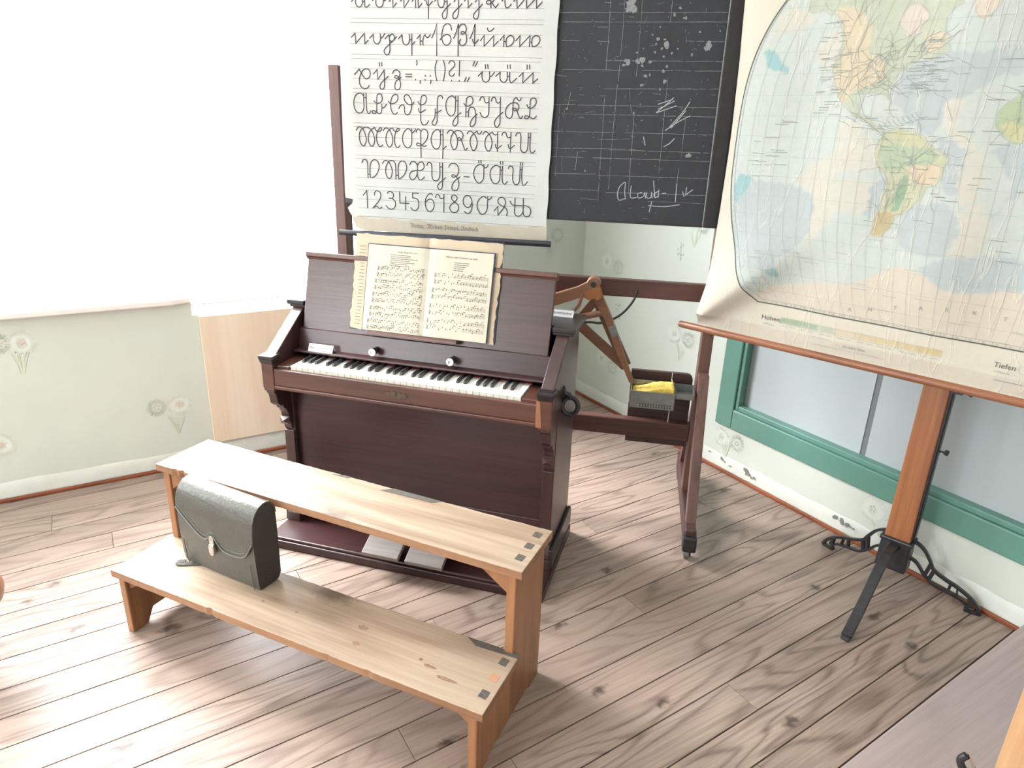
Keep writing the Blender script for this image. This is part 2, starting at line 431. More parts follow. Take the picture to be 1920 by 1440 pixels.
PAPER = ['wall', 'paper_white', 'paper_green', 'paper_leaf', 'paper_pink', 'chip']
def bloom_ring(mb, a, z, fn, mi, r0=.024, r1=.042, n=30):
    for i in range(n):
        t = 2*math.pi*i/n + rnd.uniform(-.05, .05); q0 = r0*rnd.uniform(.9, 1.2); q1 = r1*rnd.uniform(.9, 1.08)
        mb.ribbon([(a+q0*math.cos(t), z+q0*math.sin(t)), (a+q1*math.cos(t), z+q1*math.sin(t))], .0028, fn, mi)
def bloom_dots(mb, a, z, fn, mi, r=.011):
    for i in range(5):
        t = 2*math.pi*i/5+.4; mb.disc(a+r*math.cos(t), z+r*math.sin(t), .0042, fn, mi, 8)
def halo(mb, a, z, fn, r=.05):
    for i in range(46):
        t = 2*math.pi*i/46; q0 = r*rnd.uniform(.3, .5); q1 = r*rnd.uniform(.8, 1.05)
        mb.ribbon([(a+q0*math.cos(t), z+q0*math.sin(t)), (a+q1*math.cos(t), z+q1*math.sin(t))], .004, fn, 1)
def leaves(mb, a, z, fn, mi=3, s=1.0):
    for i in range(7):
        dx = rnd.uniform(-.03, .03)*s; h = rnd.uniform(.05, .09)*s
        mb.ribbon(smooth2([(a+dx*.2, z-.05*s), (a+dx*.6, z-.05*s+h*.5), (a+dx*1.2, z-.05*s+h)], 4), .0035, fn, mi)
def sprig(mb, a, z, fn):
    for i in range(9):
        mb.disc(a+rnd.uniform(-.022, .022), z+rnd.uniform(-.04, .04), .006, fn, 2, 7)
    mb.ribbon([(a-.004, z-.045), (a+.004, z+.045)], .003, fn, 2)

def decor_right(mb):
    fn = lambda a, z: (-.0008-LIFT[0], a, z)
    for (wy, wz, ry, rz_, ly, lz) in [(-.215,.853,-.317,.836,-.255,.765), (-.794,.582,-.893,.576,-.843,.508), (-.234,.29,-.338,.264,-.275,.19), (-1.183,.168,-1.276,.173,-1.215,.125), (-1.96,.17,-2.06,.165,-2.0,.1),
                                       (-.25,1.42,-.35,1.40,-.3,1.34), (-.8,1.15,-.9,1.14,-.85,1.08), (-.80,1.72,-.9,1.71,-.85,1.65), (-.22,1.98,-.32,1.97,-.27,1.91)]:
        halo(mb, wy, wz, fn); bloom_dots(mb, wy, wz+.008, fn, 2); bloom_ring(mb, ry, rz_, fn, 2); bloom_dots(mb, ry, rz_, fn, 2, .009); leaves(mb, ly, lz, fn)
    for a, z in [(-.77,.995), (-.349,.598), (-.2,1.2), (-.77,1.55)]: sprig(mb, a, z, fn)
    for a, z, r in [(-1.203,.064,.012), (-1.225,.058,.006), (-1.345,.066,.016), (-1.37,.058,.013), (-1.40,.05,.012), (-1.262,.05,.005), (-1.13,.072,.006), (-1.82,.068,.014), (-1.86,.064,.018), (-1.9,.06,.008)]:
        for k in range(3): mb.disc(a+rnd.uniform(-r, r), z+rnd.uniform(-r, r)*.35, r*.55, lambda p, q: (-.0075-LIFT[0], p, q), 5, 9, .35, rnd)
def decor_left(mb):
    fn = lambda a, z: (a, -.0008-LIFT[0], z)
    for a, z in [(-2.758,.668), (-2.228,.312), (-2.897,.254), (-3.4,.32), (-3.5,.66)]:
        halo(mb, a, z, fn); bloom_dots(mb, a, z, fn, 4, .009); mb.disc(a, z, .006, fn, 4, 8)
    for a, z in [(-2.324,.314), (-2.83,.673), (-3.3,.3)]:
        bloom_ring(mb, a, z, fn, 2, .022, .04); bloom_dots(mb, a, z, fn, 4, .01)
    for a, z in [(-2.776,.60), (-2.256,.23), (-2.95,.17)]: leaves(mb, a, z, fn, 3, 1.1)
    # blooms on the strip between window and corner
    for a, z in [(-.55,.55), (-.3,1.0), (-.62,1.4)]:
        halo(mb, a, z, fn); bloom_ring(mb, a+.1, z-.02, fn, 2); leaves(mb, a+.05, z-.09, fn)

wall_grid('wall_left', X0, 0, OPENINGS, lambda a, z, d: (a, d, z), .34, PAPER, decor_left)
WIN2 = (-3.9, -1.15, .26, 1.95)
wall_grid('wall_right', Y0, 0, [WIN2], lambda a, z, d: (d, a, z), .2, PAPER, decor_right)
wall_grid('wall_back', Y0-.2, .34, [BACK_OPENING], lambda a, z, d: (X0-d, a, z), .2, 'wall')
struct(obj('wall_front', MB().box(X0-.2, .2, Y0-.2, Y0, 0, H), 'wall'))
struct(obj('ceiling', MB().box(X0-.2, .2, Y0-.2, .34, H, H+.1), 'ceil'))

# narrow strip of stained wood where boards meet the walls, limewashed band above it
mb = MB(); mb.box(X0, -.012, -.012, 0, 0, .016)
struct(obj('baseboard_left', mb, 'skirt', bevel=.004))
mb = MB(); mb.box(-.012, 0, -2.53, 0, 0, .016)
struct(obj('baseboard_right', mb, 'skirty', bevel=.004))
def band(name, n, place):
    mb = MB(); prof = []
    for i in range(n+1):
        a = i/n; w1 = .086+.0025*math.sin(i*1.7)+.002*math.sin(i*.6); d = .0045+.001*math.sin(i*.9)
        prof.append([place(a, .019+.002*math.sin(i*2.3), d*.6), place(a, .05, d), place(a, w1-.01, d*.8), place(a, w1, .0004)])
    vs = [p for q in prof for p in q]
    mb.add(vs, [(i*4+j, (i+1)*4+j, (i+1)*4+j+1, i*4+j+1) for i in range(n) for j in range(3)])
    return struct(obj(name, mb, 'band', smooth=True))
band('trim_1', 80, lambda a, z, d: (X0*a, -d, z))
band('trim_2', 60, lambda a, z, d: (-d, -2.53*a, z))

# window in the left wall: deep white reveal, frame set back, low opening above the pale board
def window(name, ops, fy=.20):
    x0 = min(o_[0] for o_ in ops); x1 = max(o_[1] for o_ in ops); zt = ops[0][3]
    fr = MB()
    fr.box(x0, x0+.045, fy, fy+.05, ops[0][2], zt); fr.box(x1-.045, x1, fy, fy+.05, ops[-1][2], zt); fr.box(x0+.045, x1-.045, fy, fy+.05, zt-.05, zt)
    for o_ in ops: fr.box(max(o_[0], x0+.045), min(o_[1], x1-.045), fy, fy+.05, o_[2], o_[2]+.035)
    o = struct(obj(name, fr, 'white', bevel=.004))
    g = MB()
    for o_ in ops: g.box(o_[0]+.004, o_[1]-.004, fy+.02, fy+.024, o_[2]+.004, zt-.004)
    obj('pane', g, 'glass', o)
    h = MB(); h.tube([(x0+.05, fy-.02, 1.38), (x0+.055, fy-.03, 1.50)], .008, 8); h.tube([(x0+.04, fy, 1.46), (x0+.052, fy-.025, 1.46)], .012, 8)
    obj('window_latch', h, 'white', o, smooth=True)
    return o
w1 = window('window_1', OPENINGS[:2])
s = MB()
pts = [(-3.50, -.045), (-2.20, -.045), (-2.13, -.01), (-2.13, .2), (-3.42, .2), (-3.42, -.001), (-3.50, -.001)]
s.prism(pts, .776, .802, lambda a, b, t: (a, b, t))
obj('sill', s, 'sill', w1, bevel=.006)
w2 = window('window_2', OPENINGS[2:])
s = MB(); s.box(-5.62, -3.88, -.045, .2, .776, .802); obj('sill', s, 'sill', w2, bevel=.006)

fr = MB(); a_, b_, c_, d_ = BACK_OPENING
for q in ((a_, a_+.05, c_, d_), (b_-.05, b_, c_, d_), (a_+.05, b_-.05, c_, c_+.05), (a_+.05, b_-.05, d_-.05, d_), (-2.57, -2.53, c_+.05, d_-.05)): fr.box(X0-.15, X0-.10, *q)
w4 = struct(obj('fill_window', fr, 'white', bevel=.004)); obj('pane', MB().box(X0-.13, X0-.126, a_+.01, b_-.01, c_+.01, d_-.01), 'glass', w4)  # out-of-view window, added to bring fill light into the room

# green framed grey panes set into the right wall
y0, y1, z0, z1 = WIN2
fr = MB()
def frame_bar(ya, yb, za, zb): fr.box(-.014, .045, ya, yb, za, zb)
frame_bar(y1-.085, y1+.012, z0-.024, z1+.02); frame_bar(y0-.012, y0+.085, z0-.024, z1+.02)
frame_bar(y0+.085, y1-.085, z0-.024, z0+.072); frame_bar(y0+.085, y1-.085, z1-.08, z1+.02)
w3 = struct(obj('window_3', fr, 'green', bevel=.005))
bd = MB()
bd.box(-.004, .06, y1-.105, y1-.085, z0+.072, z1-.08); bd.box(-.004, .06, y0+.085, y1-.105, z0+.072, z0+.095)
obj('frame_bead', bd, 'green', w3, bevel=.004)
for ya, yb in [(-1.838, y1-.105), (-2.60, -1.862), (y0+.085, -2.624)]:
    p = MB(); p.box(.035, .05, ya, yb, z0+.09, z1-.08); obj('pane', p, 'grey_pane', w3)
se = MB(); se.box(.038, .055, -1.864, -1.836, z0+.09, z1-.08); se.box(.038, .055, -2.626, -2.598, z0+.09, z1-.08)
obj('seam_strip', se, 'seam', w3)

# shallow platform at the front right
pl = MB(); pl.prism([(-2.9, -2.64), (-.002, -2.535), (-.002, -4.6), (-2.9, -4.6)], 0, .058, lambda a, b, t: (a, b, t))
o = struct(obj('trim_3', pl, 'platform', bevel=.006)); o['label'] = 'raised wooden platform edge at the lower right'

# pale board closing the foot of the window bay
b = MB(); b.box(-2.108, -1.235, -.022, -.003, .104, .712)
tag(obj('wooden_board', b, 'beige', bevel=.003), 'pale beige wooden board fixed to the wall below the bright window, left of the organ', 'board')

# ------------------------------------------------------------------ drawn marks (0.1 mm units on their own sheets)
POSTER = "s-13597,19348 -13592,19239 -13541,19157 -13466,19126 -13399,19157 -13352,19239 -13336,19349;s-13338,19312 -13295,19294 -13268,19322;s-13260,19349 -13265,19240 -13247,19148 -13194,19121 -13138,19158 -13071,19213;l-13742,19302 -13696,19348;l-12969,19322 -12935,19350;s-12838,19350 -12842,19241 -12791,19150 -12706,19123 -12618,19160 -12579,19242 -12562,19350;s-12558,19341 -12516,19329 -12483,19351;l-12355,19306 -12300,19351;l-12215,19351 -12210,19125 -12078,19261;l-11927,19316 -11894,19352;l-11809,19352 -11804,19117 -11618,19353;l-11512,19308 -11469,19353;l-11384,19353 -11378,19110;l-11289,19353 -11278,19110 -11153,19246;s-10994,19318 -10974,19229 -10922,19184 -10858,19220 -10774,19310;l-10920,19354 -10922,18777;l-11047,19327 -11026,19354;l-10690,19319 -10647,19355;s-10574,19355 -10564,19230 -10512,19149 -10449,19119 -10386,19150 -10344,19248 -10338,19355;l-10334,19302 -10261,19302;s-10246,19356 -10240,19141 -10240,18962 -10271,18817 -10335,18772 -10398,18817 -10418,18907 -10366,18997 -10271,19105 -10188,19177 -10125,19240;l-13799,18161 -13660,18294 -13642,17970 -13317,18288 -13299,17959 -13172,18073;l-13114,18140 -12977,18272;s-12977,18272 -12971,18132 -12953,18029 -12846,17954 -12745,18022 -12704,18135 -12714,18284;s-12718,18172 -12663,18154 -12550,18286;l-12544,18127 -12398,18259;s-12398,18259 -12370,18101 -12364,17951 -12365,17762 -12406,17648 -12484,17605 -12559,17656 -12585,17740 -12521,17836 -12363,17970 -12206,18102 -12106,18206;s-12367,18213 -12288,18279 -12213,18252 -12187,18177 -12218,18084 -12295,18045 -12349,18082;l-12043,18123 -11903,18264;s-11903,18264 -11891,18106 -11851,17985 -11750,17939 -11655,18006 -11624,18127 -11628,18276;l-11625,18109 -11539,18100;l-11542,18277 -11543,17604;l-11537,17951 -11423,18046;l-11350,18140 -11230,18261 -11224,17936;l-11222,18067 -11130,18068;s-11127,17937 -11130,18077 -11103,18207 -11048,18272;s-11048,18272 -10996,18190 -10921,18200 -10856,18274;l-10803,18173 -10695,18377 -10614,18615 -10625,17598;s-10082,18419 -10103,18546 -10166,18609 -10250,18618 -10345,18563 -10409,18416 -10437,18232 -10420,18103 -10367,17993 -10272,17942 -10165,17986 -10102,18107 -10123,18217 -10208,18280 -10314,18270 -10409,18214 -10495,18112;l-9996,19303 -9945,19356;s-9831,19356 -9829,19143 -9834,18964 -9879,18820 -9952,18779 -10026,18819 -10030,18909 -9974,18999 -9850,19107 -9757,19188 -9705,19236;l-9623,19321 -9582,19357;l-9490,19357 -9487,19117 -9354,19251;l-9242,19296 -9181,19358;s-9109,19358 -9105,19110 -9108,18932 -9141,18806 -9203,18766 -9276,18805 -9294,18886 -9237,18985 -9115,19092 -9034,19172 -8984,19231;l-8694,19359 -8684,19112;s-8568,19359 -8648,19289 -8748,19227 -8831,19244 -8842,19306 -8771,19341 -8689,19306 -8605,19209 -8521,19121;l-8521,19121 -8426,19236;l-8303,19325 -8273,19360;s-8203,19360 -8195,19237 -8166,19140 -8114,19114 -8054,19149 -7976,19229;l-7898,19317 -7849,19361;l-7789,19361 -7769,19106 -7538,19362;l-7457,19362 -7443,19108 -7187,19362;l-7118,19363 -7102,19109 -6925,19293;l-10002,18172 -9898,18384 -9832,18612 -9841,17609;s-9815,18494 -9752,18585 -9680,18613 -9596,18587 -9547,18478 -9573,18378 -9666,18295 -9730,18322 -9709,18376 -9636,18372 -9562,18305 -9529,18168 -9559,18021 -9674,17936 -9769,17972 -9795,18055 -9749,18133;l-9413,18160 -9311,18353 -9236,18616 -9247,17932;s-9319,18134 -9286,18042 -9233,18010 -9171,18062 -9109,18127;l-9036,18100 -8904,18262 -8903,17927 -8562,18260 -8564,17931 -8402,18089;s-8794,18493 -8762,18412 -8699,18395 -8628,18431 -8563,18490;l-8341,18122 -8201,18273 -8205,17927;l-8206,18082 -8119,18088;s-8108,17928 -8123,18074 -8096,18201 -7985,18271 -7881,18231 -7847,18131 -7895,18022 -7995,17947 -8108,17928;l-7785,18114 -7641,18269 -7641,17934 -7291,18278 -7301,17938;l-7303,18074 -7211,18075;s-7195,17939 -7222,18084 -7197,18210 -7088,18280 -6975,18240 -6944,18141 -6986,18032 -7094,17949 -7195,17939;l-13726,16935 -13548,17122;s-13548,17122 -13465,16978 -13358,16834 -13281,16803 -13178,16857 -13139,16984 -13190,17109 -13312,17136 -13439,17056 -13525,16880 -13554,16742 -13527,16586 -13441,16489 -13340,16468 -13249,16503 -13189,16583;l-12779,17357 -12773,17232;l-12686,17358 -12684,17234;l-13017,16967 -12873,17115 -12849,16795 -12599,17110;s-12599,17110 -12603,16800 -12599,16645 -12630,16507 -12699,16462 -12769,16504 -12773,16602 -12691,16711 -12576,16801 -12451,16900;s-12281,17000 -12235,17088 -12145,17118 -12047,17081 -12005,16986 -12052,16879 -12142,16838 -12207,16876 -12184,16925 -12117,16926 -12053,16859 -12000,16735 -11986,16618 -12028,16500 -12118,16459 -12195,16497 -12203,16614 -12155,16751 -12043,16821 -11964,16880;l-11785,16986 -11555,16984;l-11787,16903 -11556,16902;l-11415,16824 -11415,16795;l-11240,16788 -11248,16692;s-11372,17436 -11356,17360 -11374,17293;l-11052,16961 -11052,16932;l-11058,16825 -11058,16796;l-10856,16959 -10856,16930;s-10847,16800 -10841,16748 -10863,16690;s-10615,17448 -10676,17276 -10682,17105 -10661,16953 -10618,16791;s-10379,17451 -10325,17282 -10319,17112 -10347,16940 -10380,16786;s-13419,16213 -13473,16291 -13551,16313 -13679,16267 -13765,16125 -13791,15925 -13749,15745 -13662,15646 -13571,15633 -13465,15702 -13420,15834 -13416,16034 -13408,16312;l-13406,16164 -13319,16172;s-13318,16315 -13322,15996 -13314,15756 -13284,15657 -13239,15628 -13192,15659 -13156,15721;s-13029,16064 -12963,16005 -12873,15984 -12759,16030 -12706,16131 -12728,16269 -12805,16306 -12885,16275 -12917,16146 -12926,15907 -12940,15706 -13011,15634 -13090,15652 -13099,15712 -13030,15728 -12930,15676 -12829,15629 -12760,15681 -12732,15812 -12732,15952;s-12727,15832 -12675,15833 -12606,15885 -12547,15960;s-12469,16067 -12400,15996 -12310,15982 -12174,16045 -12104,16145 -12112,16263 -12189,16301 -12291,16259 -12362,16119 -12391,15920 -12361,15762 -12297,15654 -12241,15625 -12184,15647 -12127,15688;s-11494,16062 -11562,15981 -11684,15968 -11805,16054 -11859,16151 -11852,16250 -11778,16301 -11678,16264 -11603,16138 -11578,15961 -11610,15782 -11679,15651 -11758,15623 -11836,15666 -11856,15775 -11860,15894 -11908,15953 -11975,15941 -12043,15890 -12072,15819;s-11338,16076 -11273,15998 -11174,15975 -11062,16053 -11017,16172 -11049,16279 -11125,16296 -11203,16246 -11234,16088 -11237,15851 -11241,15553 -11230,15414 -11182,15311 -11104,15291 -11003,15340 -10947,15442;s-11319,15849 -11299,15751 -11244,15712 -11154,15755 -11054,15813;s-10403,16206 -10435,16283 -10501,16297 -10577,16260 -10604,16123 -10612,15868 -10618,15571 -10625,15412 -10703,15299 -10792,15327 -10798,15406 -10713,15548 -10685,15708 -10685,15856;s-10685,15728 -10602,15740 -10458,15813;s-10181,17360 -10139,17427 -10074,17452 -10000,17429 -9961,17345 -9988,17260 -10084,17173 -10159,17086 -10153,16991 -10073,16949 -10009,16975 -9966,17033;l-10073,16821 -10073,16793;l-9782,17451 -9794,16960;l-9793,16817 -9793,16789;l-9537,16927 -9600,16783;l-9415,16929 -9493,16785;l-9235,17441 -9297,17299;l-9130,17442 -9212,17282;l-8844,17344 -8835,17217;l-8760,17346 -8746,17219;l-9097,16973 -8955,17108;s-8955,17108 -8963,16966 -8929,16834 -8822,16780 -8717,16829 -8682,16953 -8692,17118;s-8682,16981 -8615,16982 -8512,17107;l-8049,17348 -8045,17231;l-7955,17350 -7951,17232;l-8467,16976 -8307,17110;s-8307,17110 -8308,16941 -8274,16838 -8178,16789 -8085,16832 -8046,16946 -8052,17119;l-8043,16984 -7964,16985;s-7964,17116 -7962,16929 -7948,16826 -7894,16780 -7813,16838 -7707,16930;l-7355,17359 -7349,17224;l-7269,17361 -7257,17226;l-7630,16982 -7490,17106 -7487,16784 -7134,17113 -7128,16786 -6965,16920;s-9963,16236 -10006,16284 -10082,16295 -10202,16230 -10278,16073 -10278,15877 -10223,15721 -10102,15625 -9993,15678 -9939,15807 -9925,16081 -9926,16295;l-9919,16144 -9843,16146;s-9833,16297 -9837,15888 -9835,15573 -9843,15395 -9937,15293 -10014,15330 -10019,15410 -9971,15510 -9829,15672 -9721,15744;s-9615,16060 -9538,15984 -9430,15987 -9312,16068 -9281,16175 -9326,16280 -9401,16298 -9498,16247 -9529,16111 -9537,15857 -9539,15611;l-9532,15779 -9460,15781;s-9443,15614 -9439,15801 -9397,15919 -9300,15945 -9213,15885 -9178,15749 -9169,15553 -9184,15415 -9291,15292 -9368,15320 -9369,15409 -9316,15529 -9188,15661 -9109,15722;s-9024,16172 -9004,16259 -8930,16299 -8871,16253 -8841,16137 -8776,16095 -8712,16131;s-8690,16295 -8691,16112 -8689,15821 -8724,15674 -8830,15612 -8939,15648 -9013,15777;s-8606,16163 -8577,16260 -8503,16294 -8449,16243 -8425,16148 -8360,16101 -8297,16141;s-8276,16296 -8274,15929 -8271,15579 -8277,15422 -8371,15297 -8458,15357 -8468,15475 -8410,15585 -8275,15725 -8170,15800;s-7521,16294 -7570,16207 -7633,16215 -7678,16281 -7741,16285 -7801,16192 -7815,15980 -7819,15786 -7857,15649 -7941,15612 -8038,15664 -8079,15799 -8047,15955 -7935,16083 -7778,16135 -7650,16100 -7598,16005 -7632,15898 -7726,15863 -7802,15903 -7782,15952 -7719,15944 -7663,15868 -7605,15715 -7537,15620 -7496,15640 -7456,15700;s-7313,16080 -7257,15985 -7151,15974 -7029,16058 -6982,16174 -7018,16278 -7103,16301 -7184,16245 -7198,16092 -7199,15861 -7212,15687 -7304,15611 -7380,15653 -7340,15713 -7223,15687 -7094,15623 -7011,15654 -6951,15714;s-13737,15030 -13687,15114 -13604,15151 -13503,15099 -13418,14938 -13369,14734 -13410,14566 -13496,14480 -13585,14560 -13631,14725 -13615,14932 -13527,15078 -13363,15144 -13204,15088 -13106,14948 -13045,14744 -13074,14578 -13159,14482 -13249,14551 -13293,14715 -13256,14943 -13135,15090 -13030,15134 -12998,15064 -12920,15015 -12816,15029 -12764,15092 -12789,15146 -12847,15120 -12932,14994 -12974,14788 -12946,14624 -12881,14502 -12812,14484 -12741,14538;s-12697,15053 -12642,15126 -12573,15144 -12472,15091 -12374,14931 -12334,14748 -12373,14561 -12468,14475 -12557,14555 -12602,14718 -12568,14945 -12449,15101 -12334,15142 -12291,15066 -12201,15028 -12098,15062 -12074,15123 -12118,15146 -12188,15079 -12255,14873 -12267,14668 -12226,14525 -12158,14470 -12101,14499 -12054,14552;s-11634,15076 -11689,15135 -11768,15133 -11884,15028 -11956,14842 -11937,14659 -11860,14528 -11759,14470 -11656,14525 -11601,14650 -11593,14875 -11599,15138;s-11594,15037 -11557,15008 -11499,15060 -11442,15143;s-11428,15032 -11386,15125 -11319,15137 -11241,15069;l-11248,15068 -11247,14601 -11242,14148;s-11241,15069 -11173,15131 -11095,15144 -10995,15076 -10974,14936 -11031,14771 -11191,14603 -11327,14557 -11406,14585 -11393,14647 -11303,14640 -11191,14572 -11101,14550 -11029,14578;s-10516,15082 -10571,15140 -10649,15138 -10772,15043 -10847,14838 -10831,14656 -10753,14516 -10652,14468 -10551,14523 -10499,14667 -10490,14911 -10489,15143;l-10483,14972 -10401,14974;l-10400,15145 -10394,14773 -10407,14149;l-10395,14467 -10272,14584;s-13576,13879 -13529,13976 -13447,13996 -13379,13929 -13355,13772 -13361,13516 -13357,13335;l-13352,13464 -13276,13467;s-13263,13339 -13277,13563 -13262,13776 -13204,13926 -13085,13998 -12959,13946 -12902,13790 -12936,13619 -13060,13423 -13204,13342;s-12768,13880 -12703,13966 -12609,13991 -12507,13932 -12419,13767 -12382,13600 -12430,13407 -12513,13344 -12604,13421 -12645,13589 -12615,13801 -12518,13953 -12413,13994 -12309,13971 -12250,13858 -12241,13669 -12246,13340;l-12242,13468 -12161,13471;s-12129,13345 -12147,13567 -12142,13778 -12092,13938 -11975,13999 -11862,13947 -11807,13792 -11846,13622 -11941,13470 -12094,13347;s-11691,13870 -11632,13966 -11540,14001 -11450,13953 -11394,13850 -11397,13662 -11434,13471 -11575,13333 -11677,13397 -11698,13523 -11615,13632 -11431,13677 -11248,13693 -11144,13777 -11132,13882 -11187,13984 -11267,13985 -11359,13925 -11394,13830;s-11397,13662 -11388,13494 -11333,13369 -11264,13340 -11183,13386 -11125,13463;s-11018,13876 -10983,13961 -10915,13990 -10847,13935 -10826,13769 -10828,13517 -10783,13383 -10681,13338 -10567,13402 -10521,13572 -10520,13989;l-10509,13844 -10430,13848;s-10418,13989 -10419,13640 -10420,13282 -10431,13113 -10511,13024 -10591,13074 -10602,13169 -10522,13278 -10408,13367 -10295,13467;s-10238,15030 -10179,15112 -10090,15141 -9969,15069 -9869,14911 -9846,14710 -9889,14547 -9966,14473 -10044,14541 -10100,14722 -10079,14925 -9980,15079 -9837,15137 -9694,15098 -9634,14979 -9681,14857 -9769,14804 -9831,14842 -9803,14893 -9736,14876 -9669,14737 -9590,14537 -9545,14474 -9501,14499 -9475,14551;s-9481,15040 -9431,15116 -9344,15133 -9222,15033 -9133,14896 -9104,14736 -9149,14553 -9236,14464 -9314,14547 -9367,14727 -9341,14929 -9223,15063 -9115,15136;s-9115,15136 -9070,15058 -9004,15050 -8936,15132;s-8895,15034 -8853,15105 -8767,15127 -8656,15041 -8577,14894 -8552,14735 -8591,14553 -8677,14469 -8766,14546 -8813,14706 -8784,14907 -8667,15051 -8550,15124;s-8550,15124 -8494,15056 -8429,15035 -8354,15071;l-8345,15141 -8348,14842 -8349,14460;s-8421,14719 -8408,14620 -8352,14571 -8277,14614 -8192,14687;s-8191,15027 -8161,15107 -8098,15139 -8032,15091 -8012,15013 -7952,14955 -7878,14977;l-7857,15136 -7863,14859 -7865,14458;s-7951,14726 -7931,14626 -7869,14588 -7802,14631 -7714,14704;s-7682,15023 -7646,15104 -7573,15136 -7507,15089 -7485,14911 -7491,14672 -7464,14533 -7354,14467 -7260,14530 -7224,14682 -7221,14880 -7221,15141;l-7215,14984 -7147,14986;s-7141,15140 -7147,14883 -7147,14644 -7120,14505 -7065,14463 -7012,14489 -6957,14551;s-10177,13847 -10132,13942 -10043,13987 -9908,13972 -9818,13872 -9795,13728 -9850,13580 -9963,13502 -10053,13519 -10042,13572 -9952,13576 -9850,13475 -9793,13352 -9785,13205 -9847,13055 -9949,13018 -10040,13056 -10052,13172 -9984,13323 -9850,13444 -9742,13518;l-9592,13533 -9397,13533;l-9037,14130 -9027,14038;l-8955,14133 -8947,14035;s-8852,13932 -8931,13980 -9019,13983 -9140,13900 -9215,13731 -9201,13545 -9121,13392 -9019,13328 -8909,13391 -8849,13498 -8837,13706 -8836,13994;s-8825,13881 -8763,13884 -8709,13927 -8677,13990;l-8225,14124 -8218,14039;l-8133,14124 -8126,14039;s-8248,13925 -8326,13978 -8402,13981 -8521,13904 -8595,13757 -8579,13551 -8498,13388 -8386,13335 -8288,13387 -8229,13504 -8220,13731 -8220,13967;l-8212,13818 -8146,13821;s-8133,13961 -8144,13735 -8138,13529 -8112,13385 -8044,13336 -7990,13369 -7937,13434;l-7477,14119 -7473,14024;l-7399,14122 -7391,14021;s-7918,13888 -7888,13960 -7823,13977 -7757,13935 -7735,13813 -7750,13607 -7717,13423 -7615,13328 -7519,13390 -7485,13536 -7478,13763 -7476,13977;l-7476,13875 -7411,13878;s-7400,13970 -7413,13745 -7405,13540 -7377,13376 -7320,13327 -7267,13360 -7190,13456;l-13586,12680 -13431,12862 -13428,12205;s-13122,12702 -13119,12789 -13057,12862 -12975,12861 -12883,12790 -12876,12649 -12977,12469 -13212,12216;s-13212,12216 -13115,12276 -13031,12280 -12938,12219 -12830,12268;s-12607,12792 -12551,12859 -12469,12867 -12377,12803 -12361,12695 -12429,12616 -12547,12621;s-12547,12621 -12429,12616 -12314,12524 -12282,12394 -12333,12272 -12429,12212 -12558,12227 -12674,12331;l-12113,12869 -12109,12458 -11742,12458;l-11877,12707 -11880,12207;l-11363,12855 -11595,12850 -11591,12667;s-11591,12667 -11493,12668 -11390,12612 -11353,12462 -11383,12309 -11477,12217 -11582,12222 -11674,12305;s-10810,12812 -10879,12862 -10971,12826 -11065,12693 -11101,12540 -11080,12368 -11011,12241 -10919,12202 -10814,12262 -10751,12406 -10777,12577 -10869,12659 -10985,12632 -11078,12541;s-10689,12732 -10661,12819 -10592,12839 -10535,12782 -10501,12709 -10444,12701 -10375,12736;l-10363,12859 -10369,12198;s-9959,12596 -10050,12688 -10062,12794 -9971,12856 -9869,12803 -9857,12708 -9959,12596 -10096,12482 -10141,12372 -10072,12246 -9957,12204 -9843,12257 -9787,12390 -9833,12516 -9959,12596;s-9289,12586 -9344,12466 -9446,12424 -9560,12487 -9618,12634 -9574,12796 -9462,12859 -9348,12818 -9279,12672 -9265,12502 -9297,12329 -9387,12216 -9478,12212 -9569,12272;s-8730,12794 -8798,12855 -8877,12840 -9009,12728 -9074,12554 -9049,12384 -8956,12239 -8853,12201 -8742,12271 -8684,12424 -8675,12638 -8675,12860;s-8673,12765 -8617,12751 -8562,12792 -8524,12857;l-8418,12352 -8276,12520 -8268,12200;s-8268,12200 -8149,12345 -8042,12500 -7991,12672 -8040,12817 -8152,12854 -8251,12807 -8281,12700 -8211,12597 -8064,12520 -7962,12461 -7914,12336 -7932,12196;l-7632,12858 -7631,12520;s-7631,12520 -7636,12350 -7588,12235 -7476,12205 -7367,12268 -7310,12388;l-7319,12862 -7309,12367;s-7309,12367 -7278,12262 -7187,12203 -7078,12241 -7023,12382 -7068,12528 -7181,12590 -7379,12592 -7622,12589 -7745,12620 -7815,12733"
RULES = [(-1.3806, 1.9124, -0.6846, 1.9101), (-1.379, 1.8778, -0.6849, 1.8758), (-1.3808, 1.8638, -0.6842, 1.8616), (-1.3814, 1.8311, -0.6856, 1.8289), (-1.3832, 1.7956, -0.6849, 1.7929), (-1.3816, 1.7613, -0.6852, 1.7579), (-1.3834, 1.7475, -0.6866, 1.745), (-1.3817, 1.7151, -0.6871, 1.7121), (-1.3823, 1.6806, -0.6875, 1.6772), (-1.3817, 1.6471, -0.688, 1.6439), (-1.3823, 1.6333, -0.6884, 1.631), (-1.3807, 1.598, -0.6888, 1.5951), (-1.3835, 1.5632, -0.6883, 1.5609), (-1.3829, 1.529, -0.6878, 1.5276), (-1.3835, 1.5161, -0.6893, 1.5152), (-1.3829, 1.4811, -0.6898, 1.4796), (-1.3822, 1.4469, -0.6904, 1.4449), (-1.3826, 1.415, -0.691, 1.4131), (-1.3821, 1.4018, -0.6915, 1.3994), (-1.3825, 1.3672, -0.6911, 1.366), (-1.3823, 1.3336, -0.6906, 1.3314), (-1.3821, 1.3013, -0.6903, 1.3008), (-1.3816, 1.2877, -0.6918, 1.2861), (-1.382, 1.2538, -0.6915, 1.2531), (-1.3811, 1.2203, -0.6911, 1.2192), (-1.3802, 1.1886, -0.6454, 1.1862)]
